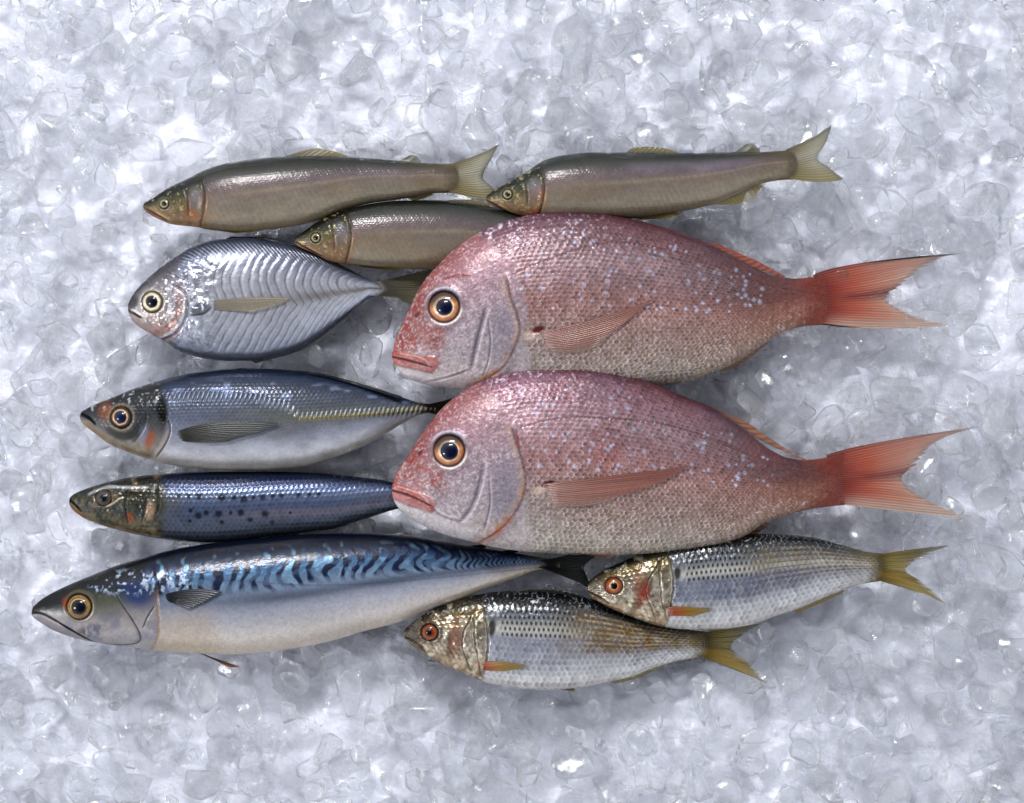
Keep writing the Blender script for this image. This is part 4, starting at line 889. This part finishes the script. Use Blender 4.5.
# ------------------------------------------------------------------ setting: lamp light, ice bed
def outline(f, n=60):
    x = np.linspace(f.x0, f.x1, n); m, h = f.prof(x)
    return list(zip(x, m-h))+list(zip(x[::-1], (m+h)[::-1]))
gx, gy = np.meshgrid(np.arange(-300, 1330, 4.0), np.arange(-300, 1110, 4.0), indexing='ij')
INS = np.zeros(gx.shape, bool)
for f in BODIES:
    INS |= poly(gx, gy, outline(f), .1) > .5
# blurred nearness of fish: 1 inside, falling off within about 40 px
NEAR = INS.astype(float)
for k in range(18):
    q = np.pad(NEAR, 1, 'edge'); NEAR = np.maximum(INS, (q[2:, 1:-1]+q[:-2, 1:-1]+q[1:-1, 2:]+q[1:-1, :-2]+q[1:-1, 1:-1])/5)
def near(x, y):
    i = np.clip(((np.asarray(x)+300)/4).astype(int), 0, gx.shape[0]-1); j = np.clip(((np.asarray(y)+300)/4).astype(int), 0, gx.shape[1]-1)
    return NEAR[i, j], INS[i, j]

def ice_material(name='clear_ice'):
    m, nt, b = new_mat(name); L = nt.links.new
    b.inputs['Base Color'].default_value = (.995, .997, 1, 1); b.inputs['IOR'].default_value = 1.31
    b.inputs['Transmission Weight'].default_value = 1
    tc = N(nt, 'ShaderNodeTexCoord')
    n0 = N(nt, 'ShaderNodeTexNoise'); n0.inputs['Scale'].default_value = 330; n0.inputs['Detail'].default_value = 5
    L(tc.outputs['Object'], n0.inputs['Vector'])
    r0 = N(nt, 'ShaderNodeMapRange'); r0.inputs['From Min'].default_value = .42; r0.inputs['From Max'].default_value = .68
    r0.inputs['To Min'].default_value = ICE_CLEAR; r0.inputs['To Max'].default_value = ICE_CLOUD
    gi = N(nt, 'ShaderNodeNewGeometry'); ad = N(nt, 'ShaderNodeMath', operation='MULTIPLY_ADD'); ad.inputs[1].default_value = .3
    L(gi.outputs['Random Per Island'], ad.inputs[0]); L(n0.outputs['Fac'], ad.inputs[2]); sb = N(nt, 'ShaderNodeMath', operation='SUBTRACT'); sb.inputs[1].default_value = .15
    L(ad.outputs[0], sb.inputs[0]); L(sb.outputs[0], r0.inputs['Value'])
    b.inputs['Roughness'].default_value = .02
    # light that passes straight through, light that is bent, and milky scattering cores
    d = N(nt, 'ShaderNodeBsdfDiffuse'); d.inputs['Color'].default_value = ICE_DIFF
    t = N(nt, 'ShaderNodeBsdfTranslucent'); t.inputs['Color'].default_value = ICE_DIFF
    md = N(nt, 'ShaderNodeMixShader'); md.inputs[0].default_value = .5
    L(d.outputs[0], md.inputs[1]); L(t.outputs[0], md.inputs[2])
    tp = N(nt, 'ShaderNodeBsdfTransparent'); tp.inputs['Color'].default_value = (.985, .99, 1, 1)
    mt = N(nt, 'ShaderNodeMixShader'); mt.inputs[0].default_value = ICE_THRU
    L(b.outputs[0], mt.inputs[1]); L(tp.outputs[0], mt.inputs[2])
    mx = N(nt, 'ShaderNodeMixShader'); L(r0.outputs[0], mx.inputs[0]); L(mt.outputs[0], mx.inputs[1]); L(md.outputs[0], mx.inputs[2])
    gl = N(nt, 'ShaderNodeBsdfGlossy'); gl.inputs['Roughness'].default_value = .085
    fr = N(nt, 'ShaderNodeFresnel'); fr.inputs['IOR'].default_value = 1.42
    ge = N(nt, 'ShaderNodeNewGeometry'); om = N(nt, 'ShaderNodeMath', operation='SUBTRACT'); om.inputs[0].default_value = 1; L(ge.outputs['Backfacing'], om.inputs[1])
    fm = N(nt, 'ShaderNodeMath', operation='MULTIPLY'); L(fr.outputs[0], fm.inputs[0]); L(om.outputs[0], fm.inputs[1])
    m3 = N(nt, 'ShaderNodeMixShader'); L(fm.outputs[0], m3.inputs[0]); L(mx.outputs[0], m3.inputs[1]); L(gl.outputs[0], m3.inputs[2])
    n1 = N(nt, 'ShaderNodeTexNoise'); n1.inputs['Scale'].default_value = 130; n1.inputs['Detail'].default_value = 3.5
    L(tc.outputs['Object'], n1.inputs['Vector'])
    bp = N(nt, 'ShaderNodeBump'); bp.inputs['Strength'].default_value = .3; bp.inputs['Distance'].default_value = .003
    L(n1.outputs['Fac'], bp.inputs['Height'])
    for s_ in (b, gl, d, fr): L(bp.outputs[0], s_.inputs['Normal'])
    L(m3.outputs[0], nt.nodes['Material Output'].inputs['Surface'])
    return m
ICE_CLEAR, ICE_CLOUD, ICE_THRU = .02, .10, .42
ICE_DIFF = (.94, .95, .97, 1)
ICE = ice_material()

def milky_material():
    m, nt, b = new_mat('milky_ice'); L = nt.links.new
    b.inputs['Base Color'].default_value = (.90, .915, .945, 1); b.inputs['IOR'].default_value = 1.31
    b.inputs['Roughness'].default_value = .07
    b.inputs['Subsurface Weight'].default_value = 1; b.inputs['Subsurface Radius'].default_value = (.8, .9, 1); b.inputs['Subsurface Scale'].default_value = .009
    tc = N(nt, 'ShaderNodeTexCoord')
    n0 = N(nt, 'ShaderNodeTexNoise'); n0.inputs['Scale'].default_value = 45; n0.inputs['Detail'].default_value = 4
    L(tc.outputs['Object'], n0.inputs['Vector'])
    r0 = N(nt, 'ShaderNodeMapRange'); r0.inputs['From Min'].default_value = .4; r0.inputs['From Max'].default_value = .62
    r0.inputs['To Min'].default_value = MILK[0]; r0.inputs['To Max'].default_value = MILK[1]
    L(n0.outputs['Fac'], r0.inputs['Value']); L(r0.outputs[0], b.inputs['Transmission Weight'])
    last = None
    for sc_, st_, di_, dt_ in ((70, .5, .005, 2), (260, .45, .0016, 3)):
        n1 = N(nt, 'ShaderNodeTexNoise'); n1.inputs['Scale'].default_value = sc_; n1.inputs['Detail'].default_value = dt_
        L(tc.outputs['Object'], n1.inputs['Vector'])
        bp = N(nt, 'ShaderNodeBump'); bp.inputs['Strength'].default_value = st_; bp.inputs['Distance'].default_value = di_
        L(n1.outputs['Fac'], bp.inputs['Height'])
        if last: L(last.outputs[0], bp.inputs['Normal'])
        last = bp
    L(last.outputs[0], b.inputs['Normal'])
    return m
MILK = (.75, .15)
MILKY = milky_material()

def chunk_shape(seed, bev=.16, asp=(1, .8, .6), n=13):
    r = random.Random(seed)
    bm = bmesh.new()
    for _ in range(n):
        v = [r.gauss(0, 1) for _ in range(3)]; l = math.sqrt(sum(a*a for a in v)); q = r.uniform(.82, 1)
        bm.verts.new([v[k]/l*q*asp[k] for k in range(3)])
    res = bmesh.ops.convex_hull(bm, input=bm.verts)
    bmesh.ops.delete(bm, geom=[g for g in res['geom_interior'] if isinstance(g, bmesh.types.BMVert)], context='VERTS')
    bmesh.ops.dissolve_limit(bm, angle_limit=.3, verts=bm.verts, edges=bm.edges)
    bmesh.ops.bevel(bm, geom=list(bm.edges), offset=bev, segments=2, profile=.6, affect='EDGES', clamp_overlap=True)
    bmesh.ops.triangulate(bm, faces=bm.faces)
    bmesh.ops.recalc_face_normals(bm, faces=bm.faces)
    me = bpy.data.meshes.new('tmp'); bm.to_mesh(me); bm.free()
    V = np.array([v.co[:] for v in me.vertices]); F = np.array([p.vertices[:] for p in me.polygons])
    bpy.data.meshes.remove(me)
    return V, F
SHAPES = [chunk_shape(k, random.Random(k).uniform(.07, .26), random.Random(k+50).choice([(1, .8, .6), (1, .6, .5), (1, .9, .75), (1, .7, .35)])) for k in range(26)]
def rotm(a, b, c):
    ca, sa, cb, sb, cc, sc = math.cos(a), math.sin(a), math.cos(b), math.sin(b), math.cos(c), math.sin(c)
    return np.array([[ca, -sa, 0], [sa, ca, 0], [0, 0, 1]])@np.array([[cb, 0, sb], [0, 1, 0], [-sb, 0, cb]])@np.array([[1, 0, 0], [0, cc, -sc], [0, sc, cc]])
def tri_mesh(name, V, F, mat):
    me = bpy.data.meshes.new(name)
    me.vertices.add(len(V)); me.vertices.foreach_set('co', V.astype(np.float32).ravel())
    me.loops.add(F.size); me.polygons.add(len(F)); me.loops.foreach_set('vertex_index', F.astype(np.int32).ravel())
    me.polygons.foreach_set('loop_start', np.arange(0, F.size, 3, dtype=np.int32))
    me.update(calc_edges=True); me.validate()
    me.polygons.foreach_set('use_smooth', np.ones(len(F), bool))
    me.materials.append(mat)
    o = bpy.data.objects.new(name, me); C.objects.link(o); return o
# the packed ground of fine crushed ice under everything
xs = np.arange(-560, 1600, 2.6); ys = np.arange(-560, 1370, 2.6)
X, Y = np.meshgrid(xs, ys, indexing='ij')
def facets(X, Y, cell, tilt, seed):
    """broken pieces: every cell is a tilted facet with its own height"""
    r_ = np.random.RandomState(seed); T = r_.rand(6, 4096)
    wx = X+cell*.25*(fbm(X, Y, cell*.8, seed, 2)-.5); wy = Y+cell*.25*(fbm(X, Y, cell*.8, seed+1, 2)-.5)
    i0 = np.floor(wx/cell).astype(int); j0 = np.floor(wy/cell).astype(int)
    best = np.full(X.shape, -1e9)
    for di in (-1, 0, 1):
        for dj in (-1, 0, 1):
            i = i0+di; j = j0+dj; k = (PERM[(i*17+PERM[(j*57) & 4095]) & 4095]) & 4095
            px = (i+T[0][k])*cell; py = (j+T[1][k])*cell; dx = wx-px; dy = wy-py
            q = cell*(.9*T[2][k]) + (T[3][k]-.5)*tilt*dx+(T[4][k]-.5)*tilt*dy - (dx*dx+dy*dy)*(.8+.5*T[5][k])/cell
            best = np.maximum(best, q)
    return best
Z = -30+.08*facets(X, Y, 44, 1.5, 3)+.25*facets(X, Y, 13, 2.2, 5)+2*fbm(X, Y, 80, 3, 2)
nr_, _ = near(X, Y); Z = Z-6*nr_
V = np.stack([(X-CX)*S, (CY-Y)*S, Z*S], -1)
mb, nt, b = new_mat('packed_ice'); L = nt.links.new
b.inputs['Base Color'].default_value = (.81, .83, .94, 1); b.inputs['Roughness'].default_value = .12; b.inputs['IOR'].default_value = 1.31
nz = N(nt, 'ShaderNodeTexNoise'); nz.inputs['Scale'].default_value = 260; nz.inputs['Detail'].default_value = 5
bp = N(nt, 'ShaderNodeBump'); bp.inputs['Strength'].default_value = .6; bp.inputs['Distance'].default_value = .004
tc = N(nt, 'ShaderNodeTexCoord'); L(tc.outputs['Object'], nz.inputs['Vector']); L(nz.outputs['Fac'], bp.inputs['Height']); L(bp.outputs[0], b.inputs['Normal'])
g = grid_mesh('ground', V, False, mb, None, inv=False); tag(g, kind='structure')
# the melted together top of the bed: one uneven glassy sheet of frozen pieces
Z2 = -15+.45*facets(X, Y, 44, 1.6, 13)+.25*facets(X, Y, 15, 2.2, 15)+4*fbm(X, Y, 80, 23, 2)-10*nr_
Z2 = np.maximum(Z2, Z+3)
V = np.stack([(X-CX)*S, (CY-Y)*S, Z2*S], -1)
g = grid_mesh('frozen_ice_sheet', V, False, ICE, None); tag(g, 'glassy sheet of ice pieces frozen together, bedding the fish', 'ice sheet', kind='stuff')
# crushed ice
KEEP = []   # places of the big clear pieces: (x, y, r)
BIG = [(188, 152, 31, 'clear ice chunk with a rounded peak, behind the head of the upper left slim fish', 3, 2),
       (206, 690, 29, 'clear rounded ice chunk below the belly of the striped mackerel', 9, 4),
       (186, 262, 22, 'clear ice chunk peeking out above the head of the round silver fish', 5, 3),
       (250, 712, 19, 'small round ice chunk right of the clear chunk under the mackerel', 7, 4),
       (352, 690, 30, 'clear angular ice chunk left of the lower spotted shad head', 12, 3),
       (1022, 300, 34, 'tall smooth white ice chunk cut by the right edge, level with the upper red tail', 14, 6),
       (705, 700, 30, 'broad clear ice chunk below the tail of the lower spotted shad', 17, 3),
       (870, 60, 30, 'clear ice chunk above the tail of the upper right slim fish', 20, 4),
       (60, 560, 26, 'clear ice chunk left of the snouts of the sardine and the mackerel', 22, 2)]
r = random.Random(11); VV = []; FF = []; off = 0; cnt = 0
def add_chunk(x, y, R, zt, sh, rot):
    V, F = sh; W = (V@rot.T)*R
    W[:, 2] += zt-W[:, 2].max()
    return np.stack([(W[:, 0]+x-CX)*S, (CY-(W[:, 1]+y))*S, W[:, 2]*S], -1), F[:, ::-1]
VC = []; FC = []; offc = 0
for layer, (num, r0, r1) in enumerate([(0, 20, 40), (650, 26, 50), (1300, 9, 30)]):
    for _ in range(num):
        kq = _*1.0+layer*313.7; x = -180+1380*((kq*.7548776662+r.uniform(-.006, .006)) % 1); y = -160+1120*((kq*.5698402910+r.uniform(-.006, .006)) % 1)
        nv, ins = near(x, y)
        R = r.uniform(r0, r1)*(1 if r.random() < .9 else 1.25)
        if ins and R > 24: R = 20
        if any((x-a)**2+(y-b)**2 < (R*.6+c*.7)**2 for a, b, c, *_ in BIG): continue
        zt = [(-8, 4), (-6, 8), (2, 13)][layer]
        zt = r.uniform(*zt)+3*(vnoise(np.array(x/90.), np.array(y/90.), 12)-.5)
        zt -= 13*min(1, nv*1.5)
        if ins: zt -= 14
        elif layer == 2 and nv > .22 and r.random() < .6: zt += r.uniform(10, 24); R = min(R, 15)     # chips leaning on the fish
        W, F = add_chunk(x, y, R, float(zt), SHAPES[r.randrange(len(SHAPES))], rotm(r.uniform(0, 6.3), r.gauss(0, .5), r.gauss(0, .5)))
        if layer < 1: VV.append(W); FF.append(F+off); off += len(W)
        else: VC.append(W); FC.append(F+offc); offc += len(W)
o = tri_mesh('crushed_ice', np.concatenate(VC), np.concatenate(FC), ICE)
tag(o, 'loose pieces of clear crushed ice under and around the fish', 'crushed ice', kind='stuff')
for (x, y, R, lab, sh, rs) in BIG:
    rr = random.Random(rs); V, F = SHAPES[sh]
    W, F = add_chunk(0, 0, R, 0, (V, F), rotm(rr.uniform(0, 6.3), rr.gauss(0, .3), rr.gauss(0, .3)))
    W = W-np.array([(0-CX)*S, CY*S, 0])
    nv, ins = near(x, y)
    o = tri_mesh('ice_chunk', W, F, ICE); o.location = ((x-CX)*S, (CY-y)*S, (18-10*float(nv))*S)
    tag(o, lab, 'ice chunk', 'larger clear ice chunks around the fish')

# ------------------------------------------------------------------ light and camera
w = bpy.data.worlds.new('World'); bpy.context.scene.world = w; w.use_nodes = True
w.node_tree.nodes['Background'].inputs[0].default_value = (.86, .93, 1.0, 1)
w.node_tree.nodes['Background'].inputs[1].default_value = WORLD
# world ramp: bright ring added to light the ice, dimmed horizon, dark ceiling overhead
nt = w.node_tree; tc = N(nt, 'ShaderNodeTexCoord'); sx = N(nt, 'ShaderNodeSeparateXYZ'); nt.links.new(tc.outputs['Generated'], sx.inputs[0])
rp = N(nt, 'ShaderNodeValToRGB'); rp.color_ramp.elements[0].position = .56; rp.color_ramp.elements[0].color = (.93, .96, 1.0, 1)
rp.color_ramp.elements[1].position = .9; rp.color_ramp.elements[1].color = (.05, .052, .06, 1)
e0 = rp.color_ramp.elements.new(0.0); e0.color = (.6, .62, .66, 1); e1 = rp.color_ramp.elements.new(.30); e1.color = (.93, .96, 1.0, 1)
nt.links.new(sx.outputs['Z'], rp.inputs[0]); nt.links.new(rp.outputs[0], nt.nodes['Background'].inputs[0])
def area(name, loc, target, sx, sy, power, colr):
    l = bpy.data.lights.new(name, 'AREA'); l.shape = 'RECTANGLE'; l.size = sx; l.size_y = sy; l.energy = power; l.color = colr
    o = bpy.data.objects.new(name, l); C.objects.link(o); o.location = loc
    from mathutils import Vector
    o.rotation_euler = (Vector(target)-Vector(loc)).to_track_quat('-Z', 'Y').to_euler(); return o
for a_ in LAMPS: area(*a_)
cd = bpy.data.cameras.new('camera'); cam = bpy.data.objects.new('camera', cd); C.objects.link(cam)
cam.location = (0, 0, H*S); cd.sensor_width = 36; cd.lens = 36*H/1024; cd.clip_end = 50; cd.clip_start = .05
sc = bpy.context.scene; sc.camera = cam
sc.view_settings.view_transform = 'Standard'; sc.view_settings.look = 'None'; sc.view_settings.exposure = EXPO
sc.cycles.max_bounces = 16; sc.cycles.transmission_bounces = 16; sc.cycles.diffuse_bounces = 5; sc.cycles.glossy_bounces = 4
sc.cycles.transparent_max_bounces = 32; sc.cycles.caustics_refractive = True; sc.cycles.caustics_reflective = False
sc.cycles.sample_clamp_indirect = 40; sc.cycles.blur_glossy = .3
